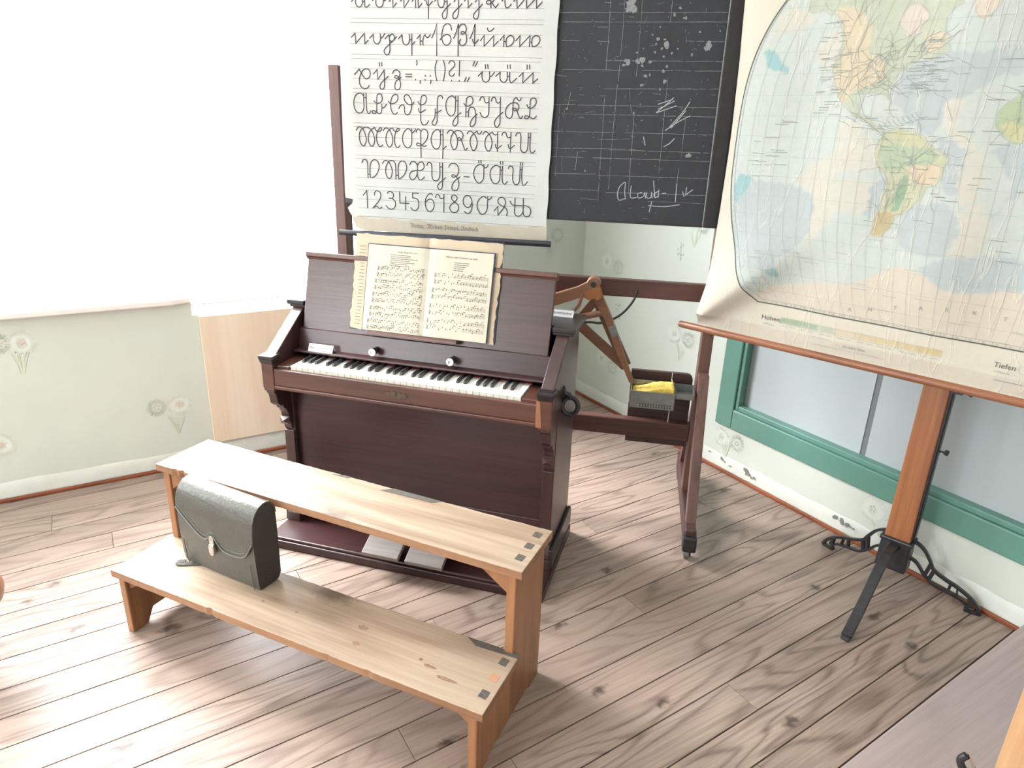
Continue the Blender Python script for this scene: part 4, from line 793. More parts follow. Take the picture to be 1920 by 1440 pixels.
def satchel():
    ub, vb = Vector((math.cos(BT), math.sin(BT), 0)), Vector((-math.sin(BT), math.cos(BT), 0))
    p = Vector(BO) + ub*(-.788) + vb*(-.298); p.z = .226
    t = thing('satchel', 'black leather school satchel with a nickel clasp standing on the lower bench plank', 'satchel', p, BT-.06)
    Wd, D, Hh = .318, .082, .272   # local: x from -Wd to 0, y depth from 0 (front), z up
    def prof(z):  # front face bulges softly, top rounds back
        return -.006*math.sin(math.pi*min(1, z/Hh))
    sec = [(.0,.004), (-.004,.03), (-.007,.09), (-.008,.15), (-.006,.19), (-.002,.222), (.008,.248), (.024,.264), (.044,.270), (.062,.266), (.074,.254), (.081,.236), (.083,.20), (.083,.10), (.082,.02), (.072,.004), (.06,0), (.012,0)]
    n = 22; mb = MB(); vs = []
    for i in range(n+1):
        x = -Wd + Wd*i/n; e = (i/n-.5)*2; k = 1 + .035*(1-e*e)
        for y, z in sec: vs.append((x, D/2+(y-D/2)*k, z*(1 - .006*(1-e*e))))
    m = len(sec)
    mb.add(vs, [(i*m+j, (i+1)*m+j, (i+1)*m+(j+1) % m, i*m+(j+1) % m) for i in range(n) for j in range(m)], 0)
    mb.add(vs[:m], [tuple(range(m))], 1); mb.add(vs[-m:], [tuple(range(m))[::-1]], 1)
    obj('body', mb, ['leather', 'leather_side'], t, smooth=True)
    # flap: follows the section over the top and ends in a shaped lip with a clasp tab
    def on(x, q, off):
        """point on the outside, q = arc length from the back edge of the top, forward and down"""
        path = [(.083,.225), (.081,.240), (.074,.257), (.062,.269), (.044,.2735), (.024,.2675), (.006,.2505), (-.0045,.224), (-.009,.19), (-.011,.15), (-.010,.09), (-.007,.03), (-.003,.0)]
        acc = 0
        e = (x/Wd+.5)*2; k = 1 + .035*(1-e*e)
        for a, b_ in zip(path[:-1], path[1:]):
            l = math.hypot(b_[0]-a[0], b_[1]-a[1])
            if acc+l >= q or b_ is path[-1]:
                tt = (q-acc)/l; y = a[0]+(b_[0]-a[0])*tt; z = a[1]+(b_[1]-a[1])*tt
                ny, nz = (b_[1]-a[1])/l, -(b_[0]-a[0])/l
                return (x, D/2+(y-D/2)*k + ny*off*(1), z*(1-.006*(1-e*e)) + nz*off)
            acc += l
    # flap lip: arc length at which it ends, as a function of x
    keys = [(-Wd,.176), (-.303,.186), (-.275,.206), (-.23,.236), (-.197,.254), (-.180,.240), (-.164,.222), (-.148,.238), (-.133,.264), (-.10,.270), (-.055,.268), (-.028,.256), (-.008,.220), (0,.200)]
    def lip(x):
        for a, b_ in zip(keys[:-1], keys[1:]):
            if a[0] <= x <= b_[0]: return a[1]+(b_[1]-a[1])*(x-a[0])/(b_[0]-a[0])
        return keys[-1][1]
    def lip_s(x): return sum(lip(min(0, max(-Wd, x+d))) for d in (-.012, -.006, 0, .006, .012))/5
    nx, nq = 44, 26; mb = MB(); vs = []
    for i in range(nx+1):
        x = -Wd-.001 + (Wd+.002)*i/nx; xe = min(0, max(-Wd, x)); L_ = lip_s(xe)
        for j in range(nq+1): vs.append(on(x, L_*j/nq, .0015))
    k = len(vs)
    for i in range(nx+1):
        x = -Wd-.001 + (Wd+.002)*i/nx; xe = min(0, max(-Wd, x)); L_ = lip_s(xe)
        for j in range(nq+1): vs.append(on(x, L_*j/nq, -.0022))
    q_ = nq+1
    fs = [(i*q_+j, (i+1)*q_+j, (i+1)*q_+j+1, i*q_+j+1) for i in range(nx) for j in range(nq)]
    fs += [(k+i*q_+j+1, k+(i+1)*q_+j+1, k+(i+1)*q_+j, k+i*q_+j) for i in range(nx) for j in range(nq)]
    fs += [(i*q_+nq, (i+1)*q_+nq, k+(i+1)*q_+nq, k+i*q_+nq) for i in range(nx)]
    fs += [(j, j+1, k+j+1, k+j) for j in range(nq)] + [(nx*q_+j+1, nx*q_+j, k+nx*q_+j, k+nx*q_+j+1) for j in range(nq)]
    mb.add(vs, fs)
    fl = obj('flap', mb, 'leather', t, smooth=True, fix=False)
    # stitched welt along the lip
    w = MB(); pth = [on(-Wd+Wd*i/60, lip_s(-Wd+Wd*i/60)-.004, .003) for i in range(61)]
    w.tube(pth, .0028, 6); pth = [on(-Wd+.008+(Wd-.016)*i/60, lip_s(-Wd+.008+(Wd-.016)*i/60)-.017, .0022) for i in range(61)]
    w.tube(pth, .0012, 5); obj('welt', w, 'weld', fl, smooth=True)
    for x in (-.018, -Wd+.018):
        w = MB(); w.tube([on(x, .28+.022*i, .0012) for i in range(0, 9)], .0012, 5); obj('seam', w, 'leather', t, smooth=True)
    # clasp
    c = MB(); b0 = Vector(on(-.164, .252, .004)); 
    def cl(x, z, y): return (b0.x+x, b0.y+y, b0.z+z)
    pts = [(.009*math.cos(a), .018+.010*math.sin(a)) for a in [math.pi*i/8 for i in range(9)]] + [(-.009,-.018), (.009,-.018)]
    c.prism(pts, .003, -.004, lambda a, b_, q: cl(a, b_, q))
    o = obj('clasp', c, 'chrome', t, bevel=.0015, label='polished nickel clasp')
    c = MB(); pts = [(-.0105,.000), (.0105,.000)] + [(.0105*math.cos(a), -.026+.010*math.sin(a)) for a in [-math.pi*i/8 for i in range(9)]]
    c.prism(pts, .003, -.0085, lambda a, b_, q: cl(a, b_, q)); obj('clasp_tongue', c, 'chrome', o, bevel=.003)
    s_ = MB(); pth = smooth2([(-.23,.02,.004), (-.27,-.006,.004), (-.305,-.028,.004), (-.320,-.034,.005), (-.324,-.026,.005), (-.305,-.012,.005)], 5)
    s_.bar(pth, .014, .003, (.5,-.86,0)); obj('strap', s_, 'leather', t, smooth=True)
    return t
satchel()

# ------------------------------------------------------------------ blackboard in its wheeled stand
SO, ST = (-.4627, -1.4213, 0), R(-41.88)
bb = thing('blackboard', 'large black chalkboard in a wheeled brown wooden stand behind the harmonium', 'blackboard', SO, ST)
def spost(x, front):
    o = obj('post', MB().box(x-.022, x+.022, -.035, .035, .13, 1.73), 'standz', bb, bevel=.004)
    o2 = obj('foot', MB().box(x-.021, x+.021, -front-.02, .36, .045, .13), 'standdark', bb, bevel=.006)
    c = MB(); c.box(x-.026, x+.026, -front-.035, -front+.02, .04, .105); obj('foot_cap', c, 'iron', o2, bevel=.008)
    for y in (-front, .33):
        w = MB(); w.lathe([(.012,-.011),(.019,-.009),(.020,0),(.019,.009),(.012,.011)], 18, 0, lambda a, b_, t: (x-.006+t, y+a, .020+b_))
        obj('caster', w, 'zinc', o2, smooth=True)
        k = MB(); k.box(x+.006, x+.011, y-.012, y+.012, .012, .046); k.box(x-.02, x+.011, y-.012, y+.012, .041, .046); obj('caster_fork', k, 'iron', o2)
    if front > .2:
        b_ = MB(); b_.hexa([(x-.018,-.30,.12),(x+.020,-.30,.12),(x+.020,-.255,.12),(x-.018,-.255,.12),(x-.019,-.078,.655),(x+.021,-.078,.655),(x+.021,-.036,.655),(x-.019,-.036,.655)])
        obj('brace', b_, 'standz', bb, bevel=.003)
        b_ = MB(); b_.hexa([(x-.018,.255,.12),(x+.018,.255,.12),(x+.018,.30,.12),(x-.018,.30,.12),(x-.018,.036,.5),(x+.018,.036,.5),(x+.018,.07,.5),(x-.018,.07,.5)])
        obj('brace', b_, 'standz', bb, bevel=.003)
    pv = MB(); pv.tube([(x-.03,0,1.70),(x+.03,0,1.70)], .012, 10); obj('pivot_bolt', pv, 'iron', o, smooth=True)
spost(0, .33); spost(-1.482, .13)
obj('cross_beam', MB().box(-1.46, -.022, -.018, .018, .928, .996), 'stand', bb, bevel=.004)
obj('lower_rail', MB().box(-1.46, -.022, -.030, .012, .350, .424), 'stand', bb, bevel=.004)
bp = MB(); pts = [(-.276,.308), (-.03,.308), (-.03,.600)] + [(-.055+.025*math.cos(a), .602+.025*math.sin(a)) for a in [0, .5, 1.0, 1.57]] + [(-.276,.627)]
bp.prism(pts, .0125, .032, lambda a, b_, t: (a, t, b_)); obj('backing_board', bp, 'standdark', bb, bevel=.003)
# the slate panel
def bf(a, b_): return (a, -.0758-LIFT[0], b_)
pb = MB(); pb.box(-1.42, -.0755, -.075, -.050, 1.2205, 2.16, 0)
r = random.Random(2)
for l in BOARD_LINES.split(';'):
    P_ = ints(l); L_ = sum(math.hypot(b_[0]-a[0], b_[1]-a[1]) for a, b_ in zip(P_[:-1], P_[1:]))
    for a, b_ in zip(P_[:-1], P_[1:]):   # scratched ruling: broken dashes of uneven weight
        l_ = math.hypot(b_[0]-a[0], b_[1]-a[1]); x = 0
        while x < l_:
            d = r.uniform(.02, .09); e_ = min(l_, x+d); wj = r.uniform(.0007, .0017)
            q = lambda t: (a[0]+(b_[0]-a[0])*t/l_ + r.uniform(-.0006, .0006), a[1]+(b_[1]-a[1])*t/l_ + r.uniform(-.0006, .0006))
            pb.ribbon([q(x), q((x+e_)/2), q(e_)], wj, bf, 1); x = e_ + (r.uniform(.002, .012) if r.random() < .45 else 0)
for l in BOARD_CHALK.split(';'): pb.ribbon(smooth2(ints(l), 4), .0028, bf, 2)
for t in BOARD_SPOTS.split():
    a, b_, q = (float(v)*1e-4 for v in t.split(','))
    for k in range(3): pb.disc(a+r.uniform(-q, q)*.5, b_+r.uniform(-q, q)*.5, q*r.uniform(.35, .7), lambda p, s_: (p, -.0757-LIFT[0], s_), 1, 11, .3, r)
for k in range(170):   # specks and small scratches over the whole slate
    a = r.uniform(-.66, -.10); b_ = r.uniform(1.235, 1.95)
    if r.random() < .6: pb.disc(a, b_, r.uniform(.0006, .0018), bf, 1, 6)
    else:
        an = r.choice([0, 0, 1.57, r.uniform(0, 3)]); l_ = r.uniform(.006, .022); pb.ribbon([(a, b_), (a+l_*math.cos(an), b_+l_*math.sin(an))], .0008, bf, 1)
slate = obj('slate', pb, ['board', 'chalk', 'chalk_bright'], bb, fix=False)
bt = MB(); bt.box(-.0755, -.022, -.082, -.046, 1.214, 2.17); obj('side_batten', bt, 'board_edge', slate, bevel=.004)
bt = MB(); bt.box(-1.425, -.0755, -.0765, -.049, 1.214, 1.2225); obj('bottom_batten', bt, 'board_edge', slate, bevel=.002)
e = MB(); e.box(-.0785, -.0748, -.0832, -.080, 1.22, 2.16); obj('worn_arris', e, 'chalk', slate)

# ------------------------------------------------------------------ handwriting chart hanging in front of the board
po = thing('alphabet_chart', 'aged paper chart of old German handwriting letters and numerals hanging left of the chalkboard', 'poster', SO, ST)
def pf(a, b_, k=.0): 
    return (a, -.088 - .0022*math.sin(a*7+1)*math.sin(b_*4) - .004*math.exp(-((a+1.40)/.05)**2)*(1+math.sin(b_*9)) - k, b_)
outl = [(-1.4284,1.9347), (-1.4271,1.7808), (-1.4278,1.6201), (-1.4307,1.4137), (-1.4339,1.276), (-1.4328,1.254), (-1.4021,1.2535), (-1.4052,1.2352), (-1.4259,1.218), (-1.418,1.2001), (-1.4076,1.1864), (-1.4062,1.1701), (-1.394,1.1481), (-1.3768,1.1367), (-1.3459,1.134)]
def left_edge(z):
    L_ = sorted(outl, key=lambda p: p[1])
    if z >= L_[-1][1]: return -1.428
    for a, b_ in zip(L_[:-1], L_[1:]):
        if a[1] <= z <= b_[1]: return a[0]+(b_[0]-a[0])*(z-a[1])/max(1e-6, b_[1]-a[1])
    return L_[0][0]
def right_edge(z): return -.640 + .006*max(0, (z-1.4)/.5) + .0015*math.sin(z*40)
sh = MB(); nx, nz = 46, 150; zb, zt = 1.1335, 2.17
for j in range(nz+1):
    z = zb+(zt-zb)*(j/nz)**1.5; xl, xr = left_edge(z), right_edge(z)
    for i in range(nx+1):
        x = xl+(xr-xl)*i/nx; zz = z + (.007*(i/nx) if j == 0 else 0); sh.v.append(pf(x, zz))
for j in range(nz):
    for i in range(nx):
        q = j*(nx+1)+i; sh.f.append((q, q+1, q+nx+2, q+nx+1)); x = i/nx
        zc = zb+(zt-zb)*((j+.5)/nz)**1.5
        sh.m.append(3 if zc < 1.183 + .004*math.sin(i*.9) else 0)
ln = lambda a, b_: pf(a, b_, .0007+LIFT[0]*.3)
for v in RULES: sh.ribbon([(v[0]+(v[2]-v[0])*t/12, v[1]+(v[3]-v[1])*t/12) for t in range(13)], .0012, ln, 2)
ln = lambda a, b_: pf(a, b_, .0011+LIFT[0])
for st in POSTER.split(';'):
    P_ = ints(st[1:]); sh.ribbon(smooth2(P_, 6) if st[0] == 's' else P_, .0036, ln, 1)
put_text(sh, '\U0001D519\U0001D522\U0001D52F\U0001D529\U0001D51E\U0001D524: \U0001D510\U0001D526\U0001D520\U0001D525\U0001D51E\U0001D522\U0001D529 \U0001D513\U0001D52F\u00f6\U0001D524\U0001D522\U0001D529, \U0001D504\U0001D52B\U0001D530\U0001D51F\U0001D51E\U0001D520\U0001D525', .024, -1.1724, 1.1555, ln, 4, width=.270)
so = obj('sheet', sh, ['poster', 'ink', 'rule', 'poster_stain', 'ink_soft'], po, fix=False, smooth=True)
rd = MB(); rd.tube([(-1.462,-.092,1.1215), (-.620,-.092,1.1245)], .0115, 14); obj('bottom_rod', rd, 'rod_black', po, smooth=True)
rd = MB(); rd.tube([(-1.46,-.09,2.175), (-.61,-.09,2.175)], .0115, 14); ht = obj('top_rod', rd, 'rod_black', po, smooth=True)
for x in (-1.3, -.78):
    h_ = MB(); h_.tube([(x,-.09,2.186), (x,-.088,2.21), (x,-.06,2.21), (x,-.04,2.2), (x,-.038,2.17)], .003, 6); obj('hook', h_, 'iron', ht)
hk = MB(); hk.box(-1.436, -1.404, -.086, -.078, 1.236, 1.2535); obj('torn_corner_tape', hk, 'rod_black', po, label='dark torn patch at the left edge')

# ------------------------------------------------------------------ drawing tools and sponge holder on the stand
def sp(u, z, n): return (u, n, z)
cp = thing('chalk_compass', 'large wooden chalkboard compass with its legs spread, one tip in the sponge holder', 'compass', SO, ST)
def flatbar(pts, w, n0, n1, name, mat, parent, bev=.003):
    """board lying in the plane of the stand: tapering strip along pts"""
    P_ = [Vector(p) for p in pts]; L_ = []; R_ = []
    for i, p in enumerate(P_):
        d = (P_[min(i+1, len(P_)-1)]-P_[max(0, i-1)]).normalized(); nn = Vector((-d.y, d.x)); ww = w[i] if isinstance(w, (list, tuple)) else w
        L_.append(p+nn*ww/2); R_.append(p-nn*ww/2)
    mb = MB(); mb.prism([tuple(p) for p in L_+R_[::-1]], n0, n1, lambda a, b_, t: (a, t, b_)); return obj(name, mb, mat, parent, bevel=bev)
flatbar([(-.449,.990), (-.437,.945), (-.385,.855), (-.325,.715), (-.272,.602)], [.030,.040,.030,.026,.018], -.082, -.058, 'leg', 'ply', cp)
flatbar([(-.449,.988), (-.50,.953), (-.64,.898), (-.70,.880)], [.034,.044,.046,.03], -.106, -.084, 'leg', 'ply', cp)
hb = MB(); hb.lathe([(.024,0),(.027,.004),(.027,.046),(.024,.050)], 24, 0, lambda a, b_, t: (-.449+a, -.057-t, .986+b_)); hg = obj('hinge', hb, 'ply', cp, smooth=True)
pn = MB(); pn.lathe([(.010,0),(.010,.004)], 16, 0, lambda a, b_, t: (-.449+a, -.107-t, .986+b_)); obj('hinge_pin', pn, 'iron', hg)
pl = MB(); pl.prism([(-.478,.962), (-.483,.935), (-.462,.925), (-.44,.935), (-.427,.925), (-.410,.945), (-.420,.98)], -.1085, -.106, lambda a, b_, t: (a, t, b_)); obj('hinge_plate', pl, 'post_orange', hg)
flatbar([(-.484,.950), (-.497,.905), (-.524,.868)], [.010,.014,.010], -.116, -.108, 'chalk_arm', 'ply', cp, .002)
gp = flatbar([(-.368,.826), (-.350,.785)], .028, -.086, -.0825, 'metal_sleeve', 'zinc', cp, .001)
tri = thing('set_square', 'wooden chalkboard set square hanging behind the compass legs, point down to the sponge holder', 'set square', SO, ST)
flatbar([(-.497,.812), (-.30,.655)], .040, -.052, -.040, 'long_side', 'ply_dark', tri)
flatbar([(-.437,.925), (-.30,.660)], .042, -.0525, -.0405, 'right_side', 'ply_dark', tri)
flatbar([(-.440,.915), (-.505,.822)], .034, -.0515, -.0395, 'left_side', 'ply_dark', tri)
hb = MB(); hb.tube([(-.488,-.058,.846), (-.408,-.058,.868)], .013, 12); obj('handle', hb, 'ply', tri, smooth=True)
cb = MB(); cb.tube(smooth2([(-.50,-.068,.834), (-.484,-.06,.825), (-.452,-.034,.821), (-.42,-.032,.820), (-.389,-.032,.829), (-.359,-.032,.845), (-.33,-.032,.869), (-.308,-.030,.897), (-.292,-.028,.926), (-.286,-.024,.952), (-.284,-.016,.962)], 5), .0045, 10)
cabl = obj('rubber_cord', cb, 'rubber', None, smooth=True); cabl.location = SO; cabl.rotation_euler = (0,0,ST)
tag(cabl, 'thin black cord curving below the cross beam, passing behind the wooden compass', 'cord')
sh_ = thing('sponge_holder', 'grey metal sponge holder with a perforated basket and small chalk tray on the stand', 'sponge holder', SO, ST)
bk = MB(); x0, x1, ya, yb_, zl, zh = -.270, -.103, -.135, -.034, .520, .588
T = .0015
bk.box(x0, x1, ya, ya+T, zl, zh); bk.box(x0, x1, yb_-T, yb_, zl, zh+.014); bk.box(x0, x0+T, ya, yb_, zl, zh+.004); bk.box(x1-T, x1, ya, yb_, zl, zh+.004); bk.box(x0, x1, ya, yb_, zl, zl+T)
bs = obj('basket', bk, 'zinc', sh_)
hl = MB()
for i in range(12):
    for j in range(2):
        u = -.235+i*.0105; hl.prism([(u,.526+j*.009),(u+.004,.526+j*.009),(u+.005,.532+j*.009),(u+.001,.532+j*.009)], ya-.0006, ya+.0001, lambda a, b_, t: (a, t, b_))
obj('slots', hl, 'iron', bs)
rm = MB(); rm.tube([(x0,ya,zh), (x1,ya,zh), (x1,yb_,zh+.012), (x0,yb_,zh+.012), (x0,ya,zh)], .0025, 6); obj('rim', rm, 'zinc', bs, smooth=True)
wr = MB(); wr.tube([(x0-.003,ya-.003,zh+.02), (x0-.005,ya-.004,zh-.02), (x0-.003,ya-.003,zl+.0)], .0016, 6); wr.tube([(x0-.004,yb_,zh+.02), (x0-.006,ya,zl+.02)], .0014, 6); obj('wire', wr, 'chrome', sh_)
ty = MB(); a, b_ = -.101, -.030; y0_, y1_ = -.125, -.036
ty.box(a, b_, y0_, y1_, .566, .568); ty.box(a, b_, y0_, y0_+T, .566, .588); ty.box(a, b_, y1_-T, y1_, .566, .600); ty.box(a, a+T, y0_, y1_, .566, .594); ty.box(b_-T, b_, y0_, y1_, .566, .594)
obj('chalk_tray', ty, 'zinc', sh_)
bkt = MB(); bkt.box(-.26, -.11, -.036, .0125, .545, .56); bkt.box(-.085, -.045, -.037, .0125, .575, .585); obj('bracket', bkt, 'iron', sh_)
def sponge():
    bm = bmesh.new(); bmesh.ops.create_cube(bm, size=1); bmesh.ops.subdivide_edges(bm, edges=bm.edges, cuts=14, use_grid_fill=True)
    r = random.Random(5)
    for v in bm.verts:
        x = (v.co.x+.5); v.co.x *= .158; v.co.y *= .09
        h = .053 + .030*min(1, max(0, (x-.02)/.65)) 
        v.co.z = (v.co.z+.5)*h
        k = .0022; v.co += Vector((r.uniform(-k, k)*.6, r.uniform(-k, k)*.6, r.uniform(-k, k)*1.3 if v.co.z > .02 else 0))
    me = bpy.data.meshes.new('sponge'); bm.to_mesh(me); bm.free(); me.materials.append(MAT['sponge'])
    me.polygons.foreach_set('use_smooth', [True]*len(me.polygons))
    o = bpy.data.objects.new('sponge', me); C.objects.link(o)
    c, s_ = math.cos(ST), math.sin(ST); lx, ly = -.1868, -.0845
    o.location = (SO[0]+c*lx-s_*ly, SO[1]+s_*lx+c*ly, .5222); o.rotation_euler = (0, 0, ST)
    tag(o, 'yellow sponge lying in the grey metal holder', 'sponge')
sponge()
sg = MB(); sg.tube([(-.113,.010,.628), (-.113,.0105,.60), (-.112,-.020,.598)], .0016, 6); sg.tube([(-.112,-.020,.598), (-.111,-.028,.5), (-.112,-.032,.428)], .0014, 6)
so = obj('string', sg, 'string', None); so.location = SO; so.rotation_euler = (0,0,ST); tag(so, 'short white string looped over the dark backing board by the sponge', 'string')

# ------------------------------------------------------------------ world map on its stand
MO, MT = (-.5863, -1.3876, 0), math.atan2(-.96651058, .25662679)
MK, MZ = .955, .0680   # print scale and height of the sheet's zero line
wm = thing('world_map', 'faded wall map of the Americas and oceans, wrinkled cloth on a round wooden rod', 'map', MO, MT)
LE = [(.103,1.954), (.109,1.776), (.108,1.641), (.110,1.447), (.112,1.279), (.110,1.123), (.106,1.002), (.093,.905), (.076,.818)]
def mleft(z):
    if z >= LE[0][1]: return LE[0][0]
    for a, b_ in zip(LE[:-1], LE[1:]):
        if b_[1] <= z <= a[1]: return a[0]+(b_[0]-a[0])*(a[1]-z)/(a[1]-b_[1])
    return LE[-1][0]
def sheet_d(s_, z):
    """how far the cloth stands out of its plane: one deep diagonal fold, soft vertical waves, curled left edge"""
    h = max(0, min(1, (z-.82)/.25)); h2 = max(0, min(1, (z-.82)/.06))
    dx, dz = .74, .672; ex, ez = s_-.085, z-.830
    al = ex*dx+ez*dz; pe = -ex*dz+ez*dx
    env = math.exp(-((al-.22)/.30)**2)*h2
    wd = .020+.085*max(0, al); q = pe-.02-.04*max(0, al)
    f = env*.050*(math.exp(-(q/(wd*1.25))**2) if q < 0 else math.exp(-(q/(wd*2.6))**2))
    f += h*(.006*math.sin(s_*9+.7*z) + .004*math.sin(s_*21+2*z) + .003*math.sin(z*11+s_*3))
    f += -.020*math.exp(-((s_-mleft(z))/.03)**2)*h2*(.6+.4*math.sin(z*5))
    return f
def mf(s_, z, k=0):
    h0 = max(0, min(1, (z-.835)/.05))
    return (s_*MK, -(.012 + sheet_d(s_, z))*h0 - k, MZ + z*MK)
BORD = [(a*1e-3, b_*1e-3) for a, b_ in (tuple(float(v) for v in p.split(',')) for p in MAP_BORDER.split())]
side_b = BORD[:19]; 
def bord_s(z):
    P_ = sorted(side_b, key=lambda p: p[1])
    if z > P_[-1][1]: return P_[-1][0] + (z-P_[-1][1])*.75
    if z < P_[0][1]: return P_[0][0]
    for a, b_ in zip(P_[:-1], P_[1:]):
        if a[1] <= z <= b_[1]: return a[0]+(b_[0]-a[0])*(z-a[1])/max(1e-6, b_[1]-a[1])
    return .14
SC = .99
def map_sheet():
    ns, nz = 440, 320; zb, zt, sr = .820, 2.12, 1.80
    Z = np.linspace(zb, zt, nz+1); T_ = np.linspace(0, 1, ns+1)
    SL = np.array([mleft(z) for z in Z]); S = SL[:, None] + (sr-SL[:, None])*T_[None, :]; ZZ = np.repeat(Z[:, None], ns+1, 1)
    col = np.zeros((nz+1, ns+1, 3)); L3 = lambda c: np.array(lin(c)[:3])
    col[:] = L3((231,222,205))
    bs = np.array([bord_s(z) for z in Z])
    inside = (S > bs[:, None]) & (ZZ > .9685) & (ZZ < 2.05)
    col[inside] = L3((212,218,212))
    rg = np.random.RandomState(3)
    def inpoly(P_):
        m = np.zeros(S.shape, bool); n = len(P_)
        for i in range(n):
            (x0, y0), (x1, y1) = P_[i], P_[(i+1) % n]
            c = ((y0 > ZZ) != (y1 > ZZ)) & (S < (x1-x0)*(ZZ-y0)/((y1-y0) if y1 != y0 else 1e-9)+x0); m ^= c
        return m
    # hand-drawn wander of the outlines
    wob = .004*np.sin(S*140+np.sin(ZZ*90)*2)+.003*np.sin(ZZ*170+S*60)
    PAL = {'ocean':(198,205,206), 'cream':(222,218,206), 'teal':(166,202,204), 'antarctic':(227,215,198), 'n_america':(204,209,188), 'na_tan':(225,210,184), 'hudson':(226,214,202), 'na_pink':(226,212,188),
           'greenland':(230,214,200), 's_america':(212,211,182), 'sa_yel':(214,212,172), 'sa_green':(192,207,178), 'sa_pink':(228,208,182), 'sa_dgreen':(160,187,156), 'sa_tan':(208,190,150), 'africa':(192,206,172), 'africa_y':(216,212,168)}
    S0, Z0 = S.copy(), ZZ.copy()
    for l in MAP_POLYS.split('\n'):
        if ':' not in l: continue
        k, p = l.split(':'); P_ = [tuple(float(v)*1e-3 for v in q.split(',')) for q in p.split()]
        key = 'ocean' if k.startswith('ocean') else 'cream' if k.startswith('cream') else 'teal' if k.startswith('teal') else k
        P_ = smooth2(P_+[P_[0]], 5)[:-1]
        amt = 1.0 if key in ('ocean', 'cream') else .5
        S = S0+wob*amt; ZZ = Z0+.003*np.sin(S0*190+Z0*50)*amt
        m = inpoly(P_) & inside
        col[m] = L3(PAL[key])
    S, ZZ = S0, Z0
    # bottom legend: tint steps of heights
    for i, c in enumerate([(172,190,160), (176,192,164), (204,208,184), (228,212,186), (228,208,176), (226,206,168), (224,202,160), (222,198,150)]):
        m = (S > .402+i*.0642) & (S < .402+(i+1)*.0642) & (ZZ > .906) & (ZZ < .9265); col[m] = L3(c)
    for it in range(1):
        col[1:-1, 1:-1] = (col[1:-1, 1:-1]*2 + col[:-2, 1:-1] + col[2:, 1:-1] + col[1:-1, :-2] + col[1:-1, 2:])/6
    stain = 1 - .05*np.clip(np.sin(S*5+ZZ*3)+np.sin(S*13-ZZ*9), 0, 2)/2
    col *= stain[..., None]*.66
    vs = [mf(s_, z) for s_, z in zip(S.ravel(), ZZ.ravel())]
    mb = MB(); mb.v = vs; w = ns+1
    mb.f = [(j*w+i, j*w+i+1, (j+1)*w+i+1, (j+1)*w+i) for j in range(nz) for i in range(ns)]; mb.m = [0]*len(mb.f)
    base = len(vs)
    pr = lambda a, b_: mf(a, b_, .0009+LIFT[0])
    # frame line, doubled, with degree ticks
    def fine(P_, st=.006):
        out = [P_[0]]
        for a, b_ in zip(P_[:-1], P_[1:]):
            n = max(1, int(math.hypot(b_[0]-a[0], b_[1]-a[1])/st)); out += [(a[0]+(b_[0]-a[0])*t/n, a[1]+(b_[1]-a[1])*t/n) for t in range(1, n+1)]
        return out
    BS = smooth2([BORD[i] for i in range(len(BORD)-4) if i not in (12,)], 4) + BORD[-4:]
    mb.ribbon(fine(BS), .0042, pr, 1); mb.ribbon(fine([(a+.013, b_+.012) for a, b_ in BS]), .0012, pr, 2)
    for i in range(30):
        s_ = .33+i*.0335; mb.ribbon([(s_, .971), (s_+.0005, .981)], .0012, pr, 2)
        put_text(mb, str((180-i*5) % 180), .0085, s_+.008, .9725, pr, 2)
    for i in range(28):
        z = 1.02+i*.034; s_ = bord_s(z); mb.ribbon([(s_, z), (s_+.012, z)], .0011, pr, 2)
    # graticule
    for k in range(-8, 7):
        z = 1.53+k*.064
        if .98 < z < 2.04: mb.ribbon([(bord_s(z)+.012+(1.78-bord_s(z))*t/240, z) for t in range(241)], .0007, pr, 3)
    for k in range(1, 30):
        mb.ribbon([(SC-(SC-bord_s(z)-.012)*(1-k/18), z) for z in [.98+t*.0065 for t in range(165)] if SC-(SC-bord_s(z)-.012)*(1-k/18) < 1.78], .0007, pr, 3)
    # coast lines, rivers and railways, place names as runs of tiny strokes
    r = random.Random(11); lands = {}
    for l in MAP_POLYS.split('\n'):
        if ':' in l:
            k, p = l.split(':'); lands[k] = [tuple(float(v)*1e-3 for v in q.split(',')) for q in p.split()]
    for k in ('n_america', 's_america', 'africa', 'hudson', 'greenland'):
        P_ = smooth2(lands[k]+[lands[k][0]], 5); P_ = [(a+r.uniform(-.0014, .0014), b_+r.uniform(-.0014, .0014)) for a, b_ in P_]
        mb.ribbon(P_, .0009, pr, 3)
    def wander(a, b_, n, st, w, mi, ang):
        P_ = [(a, b_)]
        for i in range(n): ang += r.uniform(-.6, .6); a += st*math.cos(ang); b_ += st*math.sin(ang); P_.append((a, b_))
        mb.ribbon(smooth2(P_, 3), w, pr, mi)
    for i in range(34): wander(r.uniform(.50, .70), r.uniform(1.68, 1.80), r.randint(4, 9), .018, .001, 2, r.uniform(0, 6.3))
    for i in range(20): wander(r.gauss(.60, .04), r.gauss(1.735, .025), 5, .014, .0012, 2, r.uniform(0, 6.3))
    for i in range(12): wander(r.uniform(.45, .52), r.uniform(1.62, 1.88), 6, .02, .001, 2, r.uniform(1.2, 2.0))
    for i in range(24): wander(r.uniform(.64, .78), r.uniform(1.38, 1.54), r.randint(4, 8), .015, .001, 2, r.uniform(0, 6.3))
    for i in range(10): wander(r.uniform(.655, .68), r.uniform(1.27, 1.40), 6, .016, .001, 2, r.uniform(1.2, 1.9))
    for i in range(10): wander(r.uniform(.915, .98), r.uniform(1.56, 1.66), 5, .014, .001, 2, r.uniform(0, 6.3))
